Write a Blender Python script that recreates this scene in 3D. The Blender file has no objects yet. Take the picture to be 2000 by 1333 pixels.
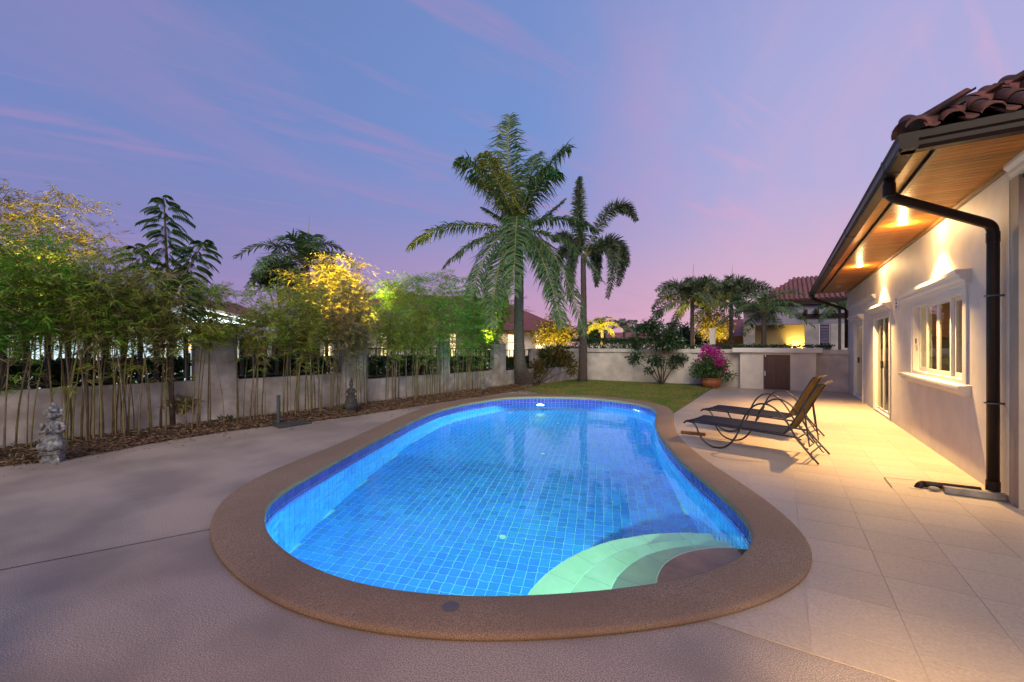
import bpy, math, random
import numpy as np
from mathutils import Vector, Matrix
from mathutils.geometry import delaunay_2d_cdt
random.seed(7); RNG = np.random.default_rng(7)
S = bpy.context.scene; COL = S.collection; R = math.radians
# ------------------------------------------------------------------ camera
TH = math.atan(523/833.0); CT, ST = math.cos(TH), math.sin(TH)
FPX, EYE, HZ = 833.0, 1.5, 674.0
cam = bpy.data.cameras.new('camera'); camo = bpy.data.objects.new('camera', cam); COL.objects.link(camo)
camo.location = (0, 0, EYE); camo.rotation_euler = (R(90), 0, TH)
cam.sensor_width = 36; cam.lens = 36*FPX/2000; cam.shift_y = (HZ-666.5)/2000; cam.clip_start = .05; cam.clip_end = 900
S.camera = camo
S.view_settings.view_transform = 'Standard'; S.view_settings.look = 'None'
S.view_settings.exposure = 0; S.view_settings.gamma = 1
S.render.engine = 'CYCLES'
S.cycles.max_bounces = 7; S.cycles.diffuse_bounces = 3; S.cycles.glossy_bounces = 3; S.cycles.transmission_bounces = 5
S.cycles.transparent_max_bounces = 12; S.cycles.sample_clamp_indirect = 3.0; S.cycles.caustics_reflective = False
S.cycles.use_denoising = True; S.cycles.blur_glossy = 1.0
# ------------------------------------------------------------------ dusk sky
def srgb(r, g, b):
    def k(v):
        v /= 255.
        return v/12.92 if v <= .04045 else ((v+.055)/1.055)**2.4
    return (k(r), k(g), k(b), 1)
W = bpy.data.worlds.new('World'); S.world = W; W.use_nodes = True
nt = W.node_tree; N = nt.nodes; L = nt.links; N.clear()
def nd(t, **k):
    n = N.new(t)
    for a, v in k.items(): setattr(n, a, v)
    return n
def math_(op, a, b=None, c=None):
    n = nd('ShaderNodeMath', operation=op)
    for i, v in enumerate((a, b, c)):
        if v is None: continue
        if isinstance(v, (int, float)): n.inputs[i].default_value = v
        else: L.new(v, n.inputs[i])
    return n.outputs[0]
tc = nd('ShaderNodeTexCoord'); sx = nd('ShaderNodeSeparateXYZ'); L.new(tc.outputs['Generated'], sx.inputs[0])
X_, Y_, Z_ = sx.outputs
side = math_('ADD', math_('MULTIPLY', X_, CT), math_('MULTIPLY', Y_, ST))       # towards the afterglow
elev = math_('MAXIMUM', Z_, 0.0)
def ramp(fac, stops):
    r = nd('ShaderNodeValToRGB'); L.new(fac, r.inputs[0]); e = r.color_ramp.elements
    while len(e) > 1: e.remove(e[0])
    e[0].position = stops[0][0]; e[0].color = stops[0][1]
    for p, c in stops[1:]:
        q = e.new(p); q.color = c
    return r.outputs[0]
def mixc(f, a, b, bt='MIX'):
    m = nd('ShaderNodeMix', data_type='RGBA', blend_type=bt)
    for i, v in ((0, f), (6, a), (7, b)):
        if isinstance(v, (int, float)): m.inputs[i].default_value = v
        elif isinstance(v, tuple): m.inputs[i].default_value = v
        else: L.new(v, m.inputs[i])
    return m.outputs[2]
left = ramp(elev, [(0, srgb(160, 136, 182)), (.2, srgb(136, 136, 190)), (.35, srgb(119, 137, 196)), (.55, srgb(106, 130, 188)), (1, srgb(84, 108, 164))])
cent = ramp(elev, [(0, srgb(218, 162, 184)), (.12, srgb(192, 156, 194)), (.28, srgb(142, 150, 206)), (.45, srgb(120, 149, 210)), (.62, srgb(120, 145, 204)), (1, srgb(92, 118, 176))])
rigt = ramp(elev, [(0, srgb(234, 180, 194)), (.15, srgb(216, 180, 206)), (.3, srgb(182, 176, 220)), (.5, srgb(172, 172, 220)), (.7, srgb(160, 162, 212)), (1, srgb(104, 122, 180))])
fL = nd('ShaderNodeMapRange', interpolation_type='SMOOTHSTEP'); L.new(side, fL.inputs[0]); fL.inputs[1].default_value = -.75; fL.inputs[2].default_value = .15
fR = nd('ShaderNodeMapRange', interpolation_type='SMOOTHSTEP'); L.new(side, fR.inputs[0]); fR.inputs[1].default_value = .0; fR.inputs[2].default_value = .62
base = mixc(fR.outputs[0], mixc(fL.outputs[0], left, cent), rigt)
# thin pink cloud streaks on a far plane overhead
den = math_('ADD', elev, .12)
u = math_('DIVIDE', X_, den); v = math_('DIVIDE', Y_, den)
def cloud(rot, sx_, sy_, scale, lo, hi, seed):
    cb = nd('ShaderNodeCombineXYZ'); L.new(u, cb.inputs[0]); L.new(v, cb.inputs[1]); cb.inputs[2].default_value = seed
    mp = nd('ShaderNodeMapping'); L.new(cb.outputs[0], mp.inputs[0]); mp.inputs['Rotation'].default_value = (0, 0, rot); 
    mp2 = nd('ShaderNodeMapping'); L.new(mp.outputs[0], mp2.inputs[0]); mp2.inputs['Scale'].default_value = (sx_, sy_, 1)
    no = nd('ShaderNodeTexNoise'); L.new(mp2.outputs[0], no.inputs['Vector']); no.inputs['Scale'].default_value = scale
    no.inputs['Detail'].default_value = 7; no.inputs['Roughness'].default_value = .55; no.inputs['Distortion'].default_value = .5
    mr = nd('ShaderNodeMapRange', interpolation_type='SMOOTHSTEP'); L.new(no.outputs[0], mr.inputs[0]); mr.inputs[1].default_value = lo; mr.inputs[2].default_value = hi
    return mr.outputs[0]
c1 = cloud(R(-8), 1.5, .5, 1.3, .44, .80, 3.1)
c2 = cloud(R(24), 3.2, .5, 2.3, .52, .74, 9.7)
pink = mixc(fR.outputs[0], srgb(168, 142, 192), srgb(226, 176, 208))
skyc = mixc(math_('MULTIPLY', c1, .46), base, pink)
skyc = mixc(math_('MULTIPLY', c2, .50), skyc, pink)
dn = nd('ShaderNodeMapRange'); L.new(Z_, dn.inputs[0]); dn.inputs[1].default_value = -.02; dn.inputs[2].default_value = -.25
skyc = mixc(dn.outputs[0], skyc, (.05, .045, .05, 1))
bg = nd('ShaderNodeBackground'); L.new(skyc, bg.inputs[0]); bg.inputs[1].default_value = 1.0
ow = nd('ShaderNodeOutputWorld'); L.new(bg.outputs[0], ow.inputs[0])
# with the sun down a broad warm fill is added from behind the camera
sun = bpy.data.lights.new('sun', 'SUN'); sun.energy = 2.3; sun.angle = R(36); sun.color = (1, .85, .62)
suno = bpy.data.objects.new('sun', sun); COL.objects.link(suno); suno.rotation_euler = (R(61), 0, R(24))
# ------------------------------------------------------------------ picture geometry on real planes
def at(px, py, d):
    xr = (px-1000)/FPX*d
    return Vector((xr*CT-d*ST, xr*ST+d*CT, EYE-(py-HZ)/FPX*d))
def gp(px, py, z=0.0):
    p = at(px, py, (EYE-z)*FPX/(py-HZ)); p.z = z; return p
def xp(px, py, X):
    a = (px-1000)/FPX; return at(px, py, X/(a*CT-ST))
def yp(px, py, Y):
    a = (px-1000)/FPX; return at(px, py, Y/(a*ST+CT))
# ------------------------------------------------------------------ builders
class MB:
    def __init__(s): s.v = []; s.f = []; s.m = []
    def add(s, vs, fs, mi=0):
        o = len(s.v); s.v += [tuple(p) for p in vs]; s.f += [tuple(i+o for i in f) for f in fs]; s.m += [mi]*len(fs); return s
    def box(s, x0, x1, y0, y1, z0, z1, mi=0):
        return s.add([(x0,y0,z0),(x1,y0,z0),(x1,y1,z0),(x0,y1,z0),(x0,y0,z1),(x1,y0,z1),(x1,y1,z1),(x0,y1,z1)],
                     [(0,3,2,1),(4,5,6,7),(0,1,5,4),(1,2,6,5),(2,3,7,6),(3,0,4,7)], mi)
    def obox(s, c, ax, ay, az, mi=0):            # oriented box: centre and three half vectors
        c, ax, ay, az = map(Vector, (c, ax, ay, az)); P = []
        for k in (-1, 1):
            for i, j in ((-1,-1),(1,-1),(1,1),(-1,1)): P.append(c+ax*i+ay*j+az*k)
        return s.add(P, [(0,3,2,1),(4,5,6,7),(0,1,5,4),(1,2,6,5),(2,3,7,6),(3,0,4,7)], mi)
    def tube(s, pts, r, n=8, cap=True, closed=False, mi=0, squash=1.0):
        pts = [Vector(p) for p in pts]; m = len(pts)
        rs = r if isinstance(r, (list, tuple)) else [r]*m
        up = None; rings = []
        for i, p in enumerate(pts):
            a = pts[i-1] if (i > 0 or closed) else p
            b = pts[(i+1) % m] if (i < m-1 or closed) else p
            t = (b-a).normalized() if (b-a).length > 1e-9 else Vector((0, 0, 1))
            if up is None: up = Vector((0, 0, 1)) if abs(t.z) < .9 else Vector((1, 0, 0))
            x = up.cross(t); x = x.normalized() if x.length > 1e-6 else Vector((1, 0, 0)); y = t.cross(x).normalized(); up = y
            rings.append([p+(x*math.cos(6.2832*k/n)+y*math.sin(6.2832*k/n)*squash)*rs[i] for k in range(n)])
        V = [q for g in rings for q in g]; F = []
        for i in range(m if closed else m-1):
            for k in range(n):
                a = i*n+k; b = i*n+(k+1) % n; j = ((i+1) % m)*n
                F.append((a, b, j+(k+1) % n, j+k))
        if cap and not closed: F += [tuple(reversed(range(n))), tuple((m-1)*n+k for k in range(n))]
        return s.add(V, F, mi)
    def lathe(s, prof, c, n=16, mi=0, rot=0, sq=False):
        c = Vector(c); V = []; F = []
        for r, z in prof:
            for k in range(n):
                a = rot+6.2832*k/n
                rr = r
                if sq: rr = r/max(abs(math.cos(a)), abs(math.sin(a)))
                V.append(c+Vector((rr*math.cos(a), rr*math.sin(a), z)))
        for i in range(len(prof)-1):
            for k in range(n):
                F.append((i*n+k, i*n+(k+1) % n, (i+1)*n+(k+1) % n, (i+1)*n+k))
        F += [tuple(reversed(range(n))), tuple((len(prof)-1)*n+k for k in range(n))]
        return s.add(V, F, mi)
    def ellip(s, c, r, n=12, m=8, mi=0, rot=None):
        c = Vector(c); V = []; F = []
        for i in range(m+1):
            p = math.pi*i/m
            for k in range(n):
                a = 6.2832*k/n; q = Vector((r[0]*math.sin(p)*math.cos(a), r[1]*math.sin(p)*math.sin(a), -r[2]*math.cos(p)))
                if rot: q = rot @ q
                V.append(c+q)
        for i in range(m):
            for k in range(n): F.append((i*n+k, i*n+(k+1) % n, (i+1)*n+(k+1) % n, (i+1)*n+k))
        return s.add(V, F, mi)
    def prof_y(s, prof, y0, y1, mi=0, caps=True):     # profile of (x,z) points swept along y
        n = len(prof); V = [(x, y0, z) for x, z in prof]+[(x, y1, z) for x, z in prof]
        F = [(k, (k+1) % n, n+(k+1) % n, n+k) for k in range(n)]
        if caps: F += [tuple(reversed(range(n))), tuple(range(n, 2*n))]
        return s.add(V, F, mi)
    def prof_x(s, prof, x0, x1, mi=0):                # profile of (y,z) points swept along x
        n = len(prof); V = [(x0, y, z) for y, z in prof]+[(x1, y, z) for y, z in prof]
        F = [(n+k, n+(k+1) % n, (k+1) % n, k) for k in range(n)]+[tuple(range(n)), tuple(reversed(range(n, 2*n)))]
        return s.add(V, F, mi)
    def mesh(s, name, mats, smooth=False):
        me = bpy.data.meshes.new(name); me.from_pydata(s.v, [], s.f)
        for mm in (mats if isinstance(mats, (list, tuple)) else [mats]): me.materials.append(mm)
        if any(s.m): me.polygons.foreach_set('material_index', s.m)
        if smooth: me.polygons.foreach_set('use_smooth', [True]*len(s.f))
        me.update(); return me
    def build(s, name, mats, parent=None, smooth=False, bevel=0, loc=None):
        o = link(name, s.mesh(name, mats, smooth), parent, loc)
        if bevel:
            b = o.modifiers.new('bevel', 'BEVEL'); b.width = bevel; b.segments = 2; b.limit_method = 'ANGLE'; b.angle_limit = R(40)
        return o
def link(name, me, parent=None, loc=None, rz=None):
    o = bpy.data.objects.new(name, me); COL.objects.link(o)
    if loc is not None: o.location = loc
    if rz is not None: o.rotation_euler = (0, 0, rz)
    if parent is not None:
        o.parent = parent
        if parent.type == 'EMPTY': o.matrix_parent_inverse = Matrix.Translation(-Vector(parent.location))
    return o
def thing(name, label, cat, loc=(0, 0, 0), group=None):
    o = bpy.data.objects.new(name, None); COL.objects.link(o); o.location = loc; o.empty_display_size = .2
    return tag(o, label, cat, group)
def tag(o, label=None, cat=None, group=None, kind=None):
    if label: o['label'] = label
    if cat: o['category'] = cat
    if group: o['group'] = group
    if kind: o['kind'] = kind
    return o
def struct(o): o['kind'] = 'structure'; return o
def stuff(o): o['kind'] = 'stuff'; return o
def quads_np(name, V, mat, parent=None, k=4, smooth=False):        # V: (n,k,3) separate faces
    n = len(V); me = bpy.data.meshes.new(name)
    me.vertices.add(n*k); me.vertices.foreach_set('co', np.ascontiguousarray(V, dtype=np.float32).ravel())
    me.loops.add(n*k); me.loops.foreach_set('vertex_index', np.arange(n*k, dtype=np.int32))
    me.polygons.add(n); me.polygons.foreach_set('loop_start', np.arange(0, n*k, k, dtype=np.int32))
    if smooth: me.polygons.foreach_set('use_smooth', np.ones(n, dtype=bool))
    me.materials.append(mat); me.update(calc_edges=True); me.validate()
    return link(name, me, parent)
def nrm(a): return a/np.maximum(np.linalg.norm(a, axis=-1, keepdims=True), 1e-9)
def leaves(P, D, Ln, Wd, fold=.0, mid=.4):           # diamond leaves: base, belly, tip
    n = len(P); rnd = nrm(RNG.normal(size=(n, 3))); s = nrm(np.cross(D, rnd)); nn = np.cross(s, D)
    Ln = np.asarray(Ln).reshape(-1, 1)*np.ones((n, 1)); Wd = np.asarray(Wd).reshape(-1, 1)*np.ones((n, 1))
    a = P; b = P+D*Ln*mid+s*Wd*.5+nn*Wd*fold; c = P+D*Ln-np.array([0, 0, 1])*Ln*.18; d = P+D*Ln*mid-s*Wd*.5+nn*Wd*fold
    return np.stack([a, b, c, d], 1)
# ------------------------------------------------------------------ materials
def mat(name, col, rough=.7, col2=None, scale=8., detail=6., bump=0., bscale=None, metal=0., island=0., objrand=0., spec=.5,
        col3=None, scale3=1., amt3=.5, coat=0., transl=0., coord='Object', stretch=None, lo=.35, hi=.65):
    m = bpy.data.materials.new(name); m.use_nodes = True; t = m.node_tree; n_ = t.nodes; l_ = t.links
    p = n_['Principled BSDF']; p.inputs['Roughness'].default_value = rough; p.inputs['Metallic'].default_value = metal
    p.inputs['Specular IOR Level'].default_value = spec; p.inputs['Coat Weight'].default_value = coat
    out = n_['Material Output']
    c = n_.new('ShaderNodeTexCoord'); src = c.outputs[coord]
    if stretch:
        mp = n_.new('ShaderNodeMapping'); mp.inputs['Scale'].default_value = stretch; l_.new(src, mp.inputs[0]); src = mp.outputs[0]
    cur = None
    def noise(sc, de=detail, lo_=lo, hi_=hi):
        a = n_.new('ShaderNodeTexNoise'); a.inputs['Scale'].default_value = sc; a.inputs['Detail'].default_value = de; l_.new(src, a.inputs['Vector'])
        b = n_.new('ShaderNodeMapRange'); b.inputs[1].default_value = lo_; b.inputs[2].default_value = hi_; l_.new(a.outputs[0], b.inputs[0]); return b.outputs[0]
    def mix(f, a, b, bt='MIX'):
        x = n_.new('ShaderNodeMix'); x.data_type = 'RGBA'; x.blend_type = bt
        for i, v in ((0, f), (6, a), (7, b)):
            if isinstance(v, (int, float)): x.inputs[i].default_value = v
            elif isinstance(v, tuple): x.inputs[i].default_value = (*v[:3], 1)
            else: l_.new(v, x.inputs[i])
        return x.outputs[2]
    cur = tuple(col)
    if col2: cur = mix(noise(scale), cur, tuple(col2))
    if col3:
        f = noise(scale3, 4); mm = n_.new('ShaderNodeMath'); mm.operation = 'MULTIPLY'; l_.new(f, mm.inputs[0]); mm.inputs[1].default_value = amt3
        cur = mix(mm.outputs[0], cur, tuple(col3))
    if island or objrand:
        if island: g = n_.new('ShaderNodeNewGeometry'); r = g.outputs['Random Per Island']
        else: g = n_.new('ShaderNodeObjectInfo'); r = g.outputs['Random']
        amp = island or objrand
        b = n_.new('ShaderNodeMapRange'); b.inputs[3].default_value = 1-amp; b.inputs[4].default_value = 1+amp; l_.new(r, b.inputs[0])
        h = n_.new('ShaderNodeHueSaturation'); l_.new(b.outputs[0], h.inputs['Value'])
        m2 = n_.new('ShaderNodeMapRange'); m2.inputs[3].default_value = .5+amp*.05; m2.inputs[4].default_value = .5-amp*.05
        fr = n_.new('ShaderNodeMath'); fr.operation = 'FRACT'; ml = n_.new('ShaderNodeMath'); ml.operation = 'MULTIPLY'; ml.inputs[1].default_value = 7.31
        l_.new(r, ml.inputs[0]); l_.new(ml.outputs[0], fr.inputs[0]); l_.new(fr.outputs[0], m2.inputs[0]); l_.new(m2.outputs[0], h.inputs['Hue'])
        if isinstance(cur, tuple): h.inputs['Color'].default_value = (*cur[:3], 1)
        else: l_.new(cur, h.inputs['Color'])
        cur = h.outputs[0]
    if isinstance(cur, tuple): p.inputs['Base Color'].default_value = (*cur[:3], 1)
    else: l_.new(cur, p.inputs['Base Color'])
    if bump:
        a = n_.new('ShaderNodeTexNoise'); a.inputs['Scale'].default_value = bscale or scale; a.inputs['Detail'].default_value = 5; l_.new(src, a.inputs['Vector'])
        b = n_.new('ShaderNodeBump'); b.inputs['Strength'].default_value = bump; b.inputs['Distance'].default_value = .01; l_.new(a.outputs[0], b.inputs['Height']); l_.new(b.outputs[0], p.inputs['Normal'])
    if transl:
        tr = n_.new('ShaderNodeBsdfTranslucent'); ms = n_.new('ShaderNodeMixShader'); ms.inputs[0].default_value = transl
        if isinstance(cur, tuple): tr.inputs[0].default_value = (*cur[:3], 1)
        else: l_.new(cur, tr.inputs[0])
        l_.new(p.outputs[0], ms.inputs[1]); l_.new(tr.outputs[0], ms.inputs[2]); l_.new(ms.outputs[0], out.inputs[0])
    return m
def emit(name, col, st):
    m = bpy.data.materials.new(name); m.use_nodes = True; t = m.node_tree; t.nodes.clear()
    e = t.nodes.new('ShaderNodeEmission'); e.inputs[0].default_value = (*col, 1); e.inputs[1].default_value = st
    o = t.nodes.new('ShaderNodeOutputMaterial'); t.links.new(e.outputs[0], o.inputs[0]); return m
M = {}
M['deck'] = mat('washed_aggregate', (.56,.455,.38), .85, (.24,.19,.165), 150, bump=.04, bscale=200, col3=(.23,.185,.165), scale3=.9, amt3=.75, lo=.40, hi=.60)
M['joint'] = mat('dark_joint', (.10,.085,.08), .9)
M['coping'] = mat('brown_aggregate', (.40,.275,.185), .8, (.17,.11,.072), 190, bump=.05, bscale=240, col3=(.22,.14,.09), scale3=1.6, amt3=.5, lo=.40, hi=.60)
M['paver'] = mat('stone_tile', (.56,.455,.36), .40, (.39,.31,.24), 85, bump=.12, bscale=100, objrand=.07, col3=(.40,.33,.27), scale3=2.2, amt3=.45, lo=.3, hi=.7)
M['tile_joint'] = mat('tile_joint', (.40,.33,.27), .9, (.52,.44,.36), 2.5)
M['white'] = mat('white_paint', (.82,.76,.67), .6, (.68,.65,.60), 3, bump=.10, bscale=45, col3=(.56,.52,.47), scale3=.9, amt3=.35)
M['trim'] = mat('white_trim', (.78,.76,.72), .45)
M['render'] = mat('painted_render', (.80,.75,.68), .85, (.56,.53,.50), 2.5, bump=.25, bscale=40, col3=(.34,.31,.28), scale3=1.3, amt3=.35)
M['render_old'] = mat('stained_render', (.80,.75,.68), .9, (.46,.42,.39), 3.5, bump=.35, bscale=30, col3=(.20,.17,.15), scale3=2.2, amt3=.6)
M['brown_metal'] = mat('dark_brown_metal', (.022,.013,.012), .42, spec=.18)
M['black'] = mat('black_metal', (.02,.018,.018), .45)
M['soffit'] = mat('stained_timber', (.50,.20,.035), .42, (.30,.105,.018), 9, bump=.15, bscale=24, objrand=.25, stretch=(1,9,9), spec=.15)
M['timber'] = mat('timber_trim', (.26,.13,.045), .4, (.15,.07,.025), 9, stretch=(9,1,9))
M['roof'] = mat('clay_tile', (.20,.062,.042), .75, (.09,.03,.028), 5, bump=.3, bscale=30, objrand=.3, col3=(.025,.018,.02), scale3=4.5, amt3=.95)
M['roof_far'] = mat('far_clay_tile', (.24,.075,.06), .6, (.16,.05,.045), 5, objrand=.2)
M['pool'] = mat('cobalt_pool_tile', (.045,.19,.60), .18, (.035,.155,.55), 2, island=.16, spec=.6)
M['pool_o'] = mat('cobalt_pool_tile_single', (.045,.19,.60), .18, (.035,.155,.55), 2, objrand=.16, spec=.6)
M['trim_tile'] = mat('dark_cobalt_trim_tile', (.085,.07,.46), .15, (.07,.055,.38), 2, island=.2, spec=.6)
M['grout'] = mat('pale_pool_grout', (.30,.50,.62), .8)
M['step'] = mat('beige_step_tile', (.62,.56,.42), .55, (.52,.47,.35), 6, objrand=.06, col3=(.45,.42,.33), scale3=2, amt3=.5)
M['step_top'] = mat('brown_step_tile', (.60,.24,.10), .5, (.42,.16,.07), 6, objrand=.1)
M['grass'] = mat('grass', (.13,.25,.04), .8, (.30,.25,.08), 1.4, island=.5, transl=.3)
M['lawn'] = mat('lawn_soil', (.08,.12,.03), .95, (.16,.12,.06), 1.8, bump=.5, bscale=40)
M['mulch'] = mat('mulch_soil', (.07,.042,.026), .95, (.03,.02,.014), 14, bump=.8, bscale=30)
M['litter'] = mat('dry_leaves', (.19,.12,.07), .85, island=.6, transl=.1)
M['bleaf'] = mat('bamboo_leaf', (.25,.40,.05), .6, (.34,.36,.06), 1.3, island=.45, transl=.5)
M['bleaf_g'] = mat('bamboo_leaf_green', (.15,.42,.045), .6, (.25,.40,.05), 1.3, island=.45, transl=.5)
M['bleaf_b'] = mat('bamboo_leaf_dry', (.32,.25,.11), .7, (.24,.25,.08), 1.3, island=.5, transl=.4)
M['culm'] = mat('bamboo_culm', (.20,.17,.05), .5, (.12,.085,.035), 6, objrand=.35)
M['culm_d'] = mat('bamboo_culm_dry', (.20,.15,.10), .6, (.10,.07,.045), 6, objrand=.3)
M['palm'] = mat('palm_leaf', (.11,.20,.06), .45, (.08,.16,.05), 2, island=.3, transl=.35, spec=.6)
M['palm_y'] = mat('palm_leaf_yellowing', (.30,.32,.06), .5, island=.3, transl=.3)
M['palm_far'] = mat('foxtail_palm_leaf', (.10,.14,.08), .6, island=.3, transl=.2)
M['rachis'] = mat('palm_rib', (.28,.24,.09), .5)
M['trunk'] = mat('palm_bark', (.13,.10,.088), .9, (.06,.047,.042), 12, bump=1.0, bscale=20, stretch=(1,1,4))
M['leaf_d'] = mat('dark_glossy_leaf', (.030,.065,.022), .35, island=.4, transl=.2, spec=.6)
M['leaf_m'] = mat('mid_green_leaf', (.06,.13,.03), .5, island=.4, transl=.3)
M['leaf_o'] = mat('orange_green_leaf', (.20,.13,.025), .5, (.07,.10,.02), 3, island=.5, transl=.3)
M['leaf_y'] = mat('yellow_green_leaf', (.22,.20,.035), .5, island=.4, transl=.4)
M['hedge'] = mat('hedge_leaf', (.04,.085,.022), .6, island=.4, transl=.25)
M['bark'] = mat('thin_bark', (.14,.10,.07), .9, (.08,.055,.04), 10, bump=.5)
M['magenta'] = mat('magenta_bract', (.55,.03,.32), .6, island=.3, transl=.4)
M['terracotta'] = mat('terracotta', (.32,.12,.05), .7, (.20,.07,.035), 5, bump=.2)
M['stone'] = mat('carved_grey_stone', (.38,.39,.40), .9, (.07,.07,.08), 26, bump=.9, bscale=40, col3=(.06,.065,.06), scale3=6, amt3=.6)
M['stone_d'] = mat('dark_carved_stone', (.060,.056,.058), .85, (.03,.028,.03), 14, bump=.9, bscale=40)
M['steel'] = mat('galvanised_steel', (.10,.12,.14), .4, metal=.7)
M['concrete'] = mat('concrete', (.30,.27,.24), .9, (.20,.18,.16), 14, bump=.5, bscale=50)
M['fabric'] = mat('navy_mesh_fabric', (.012,.015,.036), .9, (.016,.02,.046), 300, bump=.1, bscale=400, spec=.08)
M['fabric_lit'] = mat('lamplit_mesh_fabric', (.16,.115,.05), .9, (.20,.14,.06), 300, spec=.08, transl=.55)  # backrest mesh: warm lamplight is put into the tan colour
M['lframe'] = mat('dark_tube', (.022,.018,.02), .35)
M['door'] = mat('plum_brown_door', (.09,.045,.045), .45, (.06,.03,.03), 20, stretch=(8,8,1))
M['plastic'] = mat('white_plastic', (.75,.75,.75), .4)
M['lid'] = mat('grey_plastic_lid', (.13,.12,.13), .5)
M['hose'] = mat('blue_hose', (.03,.06,.40), .4)
M['cab'] = mat('kitchen_timber', (.30,.13,.05), .5, (.18,.08,.03), 6, stretch=(1,1,.2))
M['splash'] = mat('patterned_wall_tile', (.42,.38,.30), .4, (.16,.17,.12), 9)
M['inwall'] = mat('cream_interior', (.55,.48,.36), .8)
M['curtain'] = mat('sheer_curtain', (.55,.50,.42), .8, (.35,.32,.26), 14, stretch=(1,6,.1))
M['darkwall'] = mat('brown_timber_fence', (.16,.07,.045), .7, (.09,.04,.028), 8, stretch=(1,1,.2), objrand=.2)
M['lamp_w'] = emit('lamp_warm', (1, .62, .25), 60)
M['lamp_o'] = emit('lantern_orange', (1, .50, .14), 7)
M['end_shade'] = mat('shaded_end_paint', (.46,.36,.28), .7, (.38,.30,.24), 3, bump=.08, bscale=50, col3=(.22,.17,.14), scale3=1.0, amt3=.4)  # end wall paint taken darker and browner, shade put into the colour
M['lav'] = mat('lavender_wall', (.30,.28,.40), .8)
M['lit_w'] = emit('lit_window_warm', (1, .72, .36), 2.6)
M['lit_c'] = emit('lit_cool_white', (.75, .95, 1.0), 1.1)
M['tube_c'] = emit('fluorescent_tube', (.85, 1.0, .98), 9)
M['plamp'] = emit('pool_lamp_lens', (.55, 1.0, 1.0), 30)
def glass_mat():
    m = bpy.data.materials.new('window_glass'); m.use_nodes = True; t = m.node_tree; t.nodes.clear()
    a = t.nodes.new('ShaderNodeBsdfTransparent'); a.inputs[0].default_value = (.82, .84, .80, 1)
    b = t.nodes.new('ShaderNodeBsdfGlossy'); b.inputs['Roughness'].default_value = .02
    fr = t.nodes.new('ShaderNodeFresnel'); fr.inputs[0].default_value = 1.5
    x = t.nodes.new('ShaderNodeMixShader'); o = t.nodes.new('ShaderNodeOutputMaterial')
    gm = t.nodes.new('ShaderNodeNewGeometry'); iv = t.nodes.new('ShaderNodeMath'); iv.operation = 'SUBTRACT'; iv.inputs[0].default_value = 1; t.links.new(gm.outputs['Backfacing'], iv.inputs[1]); mu = t.nodes.new('ShaderNodeMath'); mu.operation = 'MULTIPLY'; t.links.new(iv.outputs[0], mu.inputs[0]); t.links.new(fr.outputs[0], mu.inputs[1]); t.links.new(mu.outputs[0], x.inputs[0]); t.links.new(a.outputs[0], x.inputs[1]); t.links.new(b.outputs[0], x.inputs[2]); t.links.new(x.outputs[0], o.inputs[0]); return m
M['glass'] = glass_mat()
def water_mat():
    m = bpy.data.materials.new('pool_water'); m.use_nodes = True; t = m.node_tree; t.nodes.clear()
    g = t.nodes.new('ShaderNodeBsdfGlass'); g.inputs['IOR'].default_value = 1.333; g.inputs['Roughness'].default_value = 0; g.inputs[0].default_value = (.90, .98, 1, 1)
    c = t.nodes.new('ShaderNodeTexCoord'); n = t.nodes.new('ShaderNodeTexNoise'); n.inputs['Scale'].default_value = 3.2; n.inputs['Detail'].default_value = 3
    b = t.nodes.new('ShaderNodeBump'); b.inputs['Strength'].default_value = .07; b.inputs['Distance'].default_value = .05
    t.links.new(c.outputs['Object'], n.inputs['Vector']); t.links.new(n.outputs[0], b.inputs['Height']); t.links.new(b.outputs[0], g.inputs['Normal'])
    o = t.nodes.new('ShaderNodeOutputMaterial'); t.links.new(g.outputs[0], o.inputs[0]); return m
M['water'] = water_mat()
def light(kind, name, loc, energy, color, parent=None, target=None, **k):
    l = bpy.data.lights.new(name, kind); l.energy = energy; l.color = color
    for a, v_ in k.items(): setattr(l, a, v_)
    o = bpy.data.objects.new(name, l); COL.objects.link(o); o.location = loc
    if target is not None:
        o.rotation_euler = (Vector(target)-Vector(loc)).to_track_quat('-Z', 'Y').to_euler()
    return o
# ================================================================== POOL OUTLINE
def catmull(P, n):
    P = [np.array(p[:2]) for p in P]; m = len(P); out = []
    for i in range(m):
        a, b, c, d = P[i-1], P[i], P[(i+1) % m], P[(i+2) % m]
        for k in range(12):
            t = k/12; out.append(.5*((2*b)+(-a+c)*t+(2*a-5*b+4*c-d)*t*t+(-a+3*b-3*c+d)*t**3))
    out = np.array(out); seg = np.linalg.norm(np.roll(out, -1, 0)-out, axis=1); s = np.r_[0, np.cumsum(seg)]
    tt = np.linspace(0, s[-1], n, endpoint=False); o2 = np.vstack([out, out[:1]])
    return np.c_[np.interp(tt, s, o2[:, 0]), np.interp(tt, s, o2[:, 1])], s[-1]
def smooth_loop(Q, it):
    for _ in range(it): Q = .25*np.roll(Q, 1, 0)+.5*Q+.25*np.roll(Q, -1, 0)
    return Q
INNER_PX = [(514,1004),(517,1026),(527,1047),(548.5,1065),(578,1088),(631,1114.8),(697,1136),(779.5,1151),(862,1159),(961,1162.6),(1065,1158),(1130,1154),(1201.5,1147.4),(1260,1140.5),(1297,1134.4),(1344,1125.3),(1390,1112),(1432,1095),(1458,1079),(1470,1066),(1473.8,1052),(1470,1034),(1461,1017),(1444,997),(1417,970),(1374,935),(1341,908),(1311,878),(1292,854.5),(1281,835.6),(1278.5,820),(1282,809),(1276,798),(1250,789),(1210,782.5),(1160,777.5),(1100,775),(1040,774.5),(985,777),(940,783),(895,791),(852.6,802),(810,819),(776,836),(720,864),(664,893),(598,929),(548.5,957),(524,978)]
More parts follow.
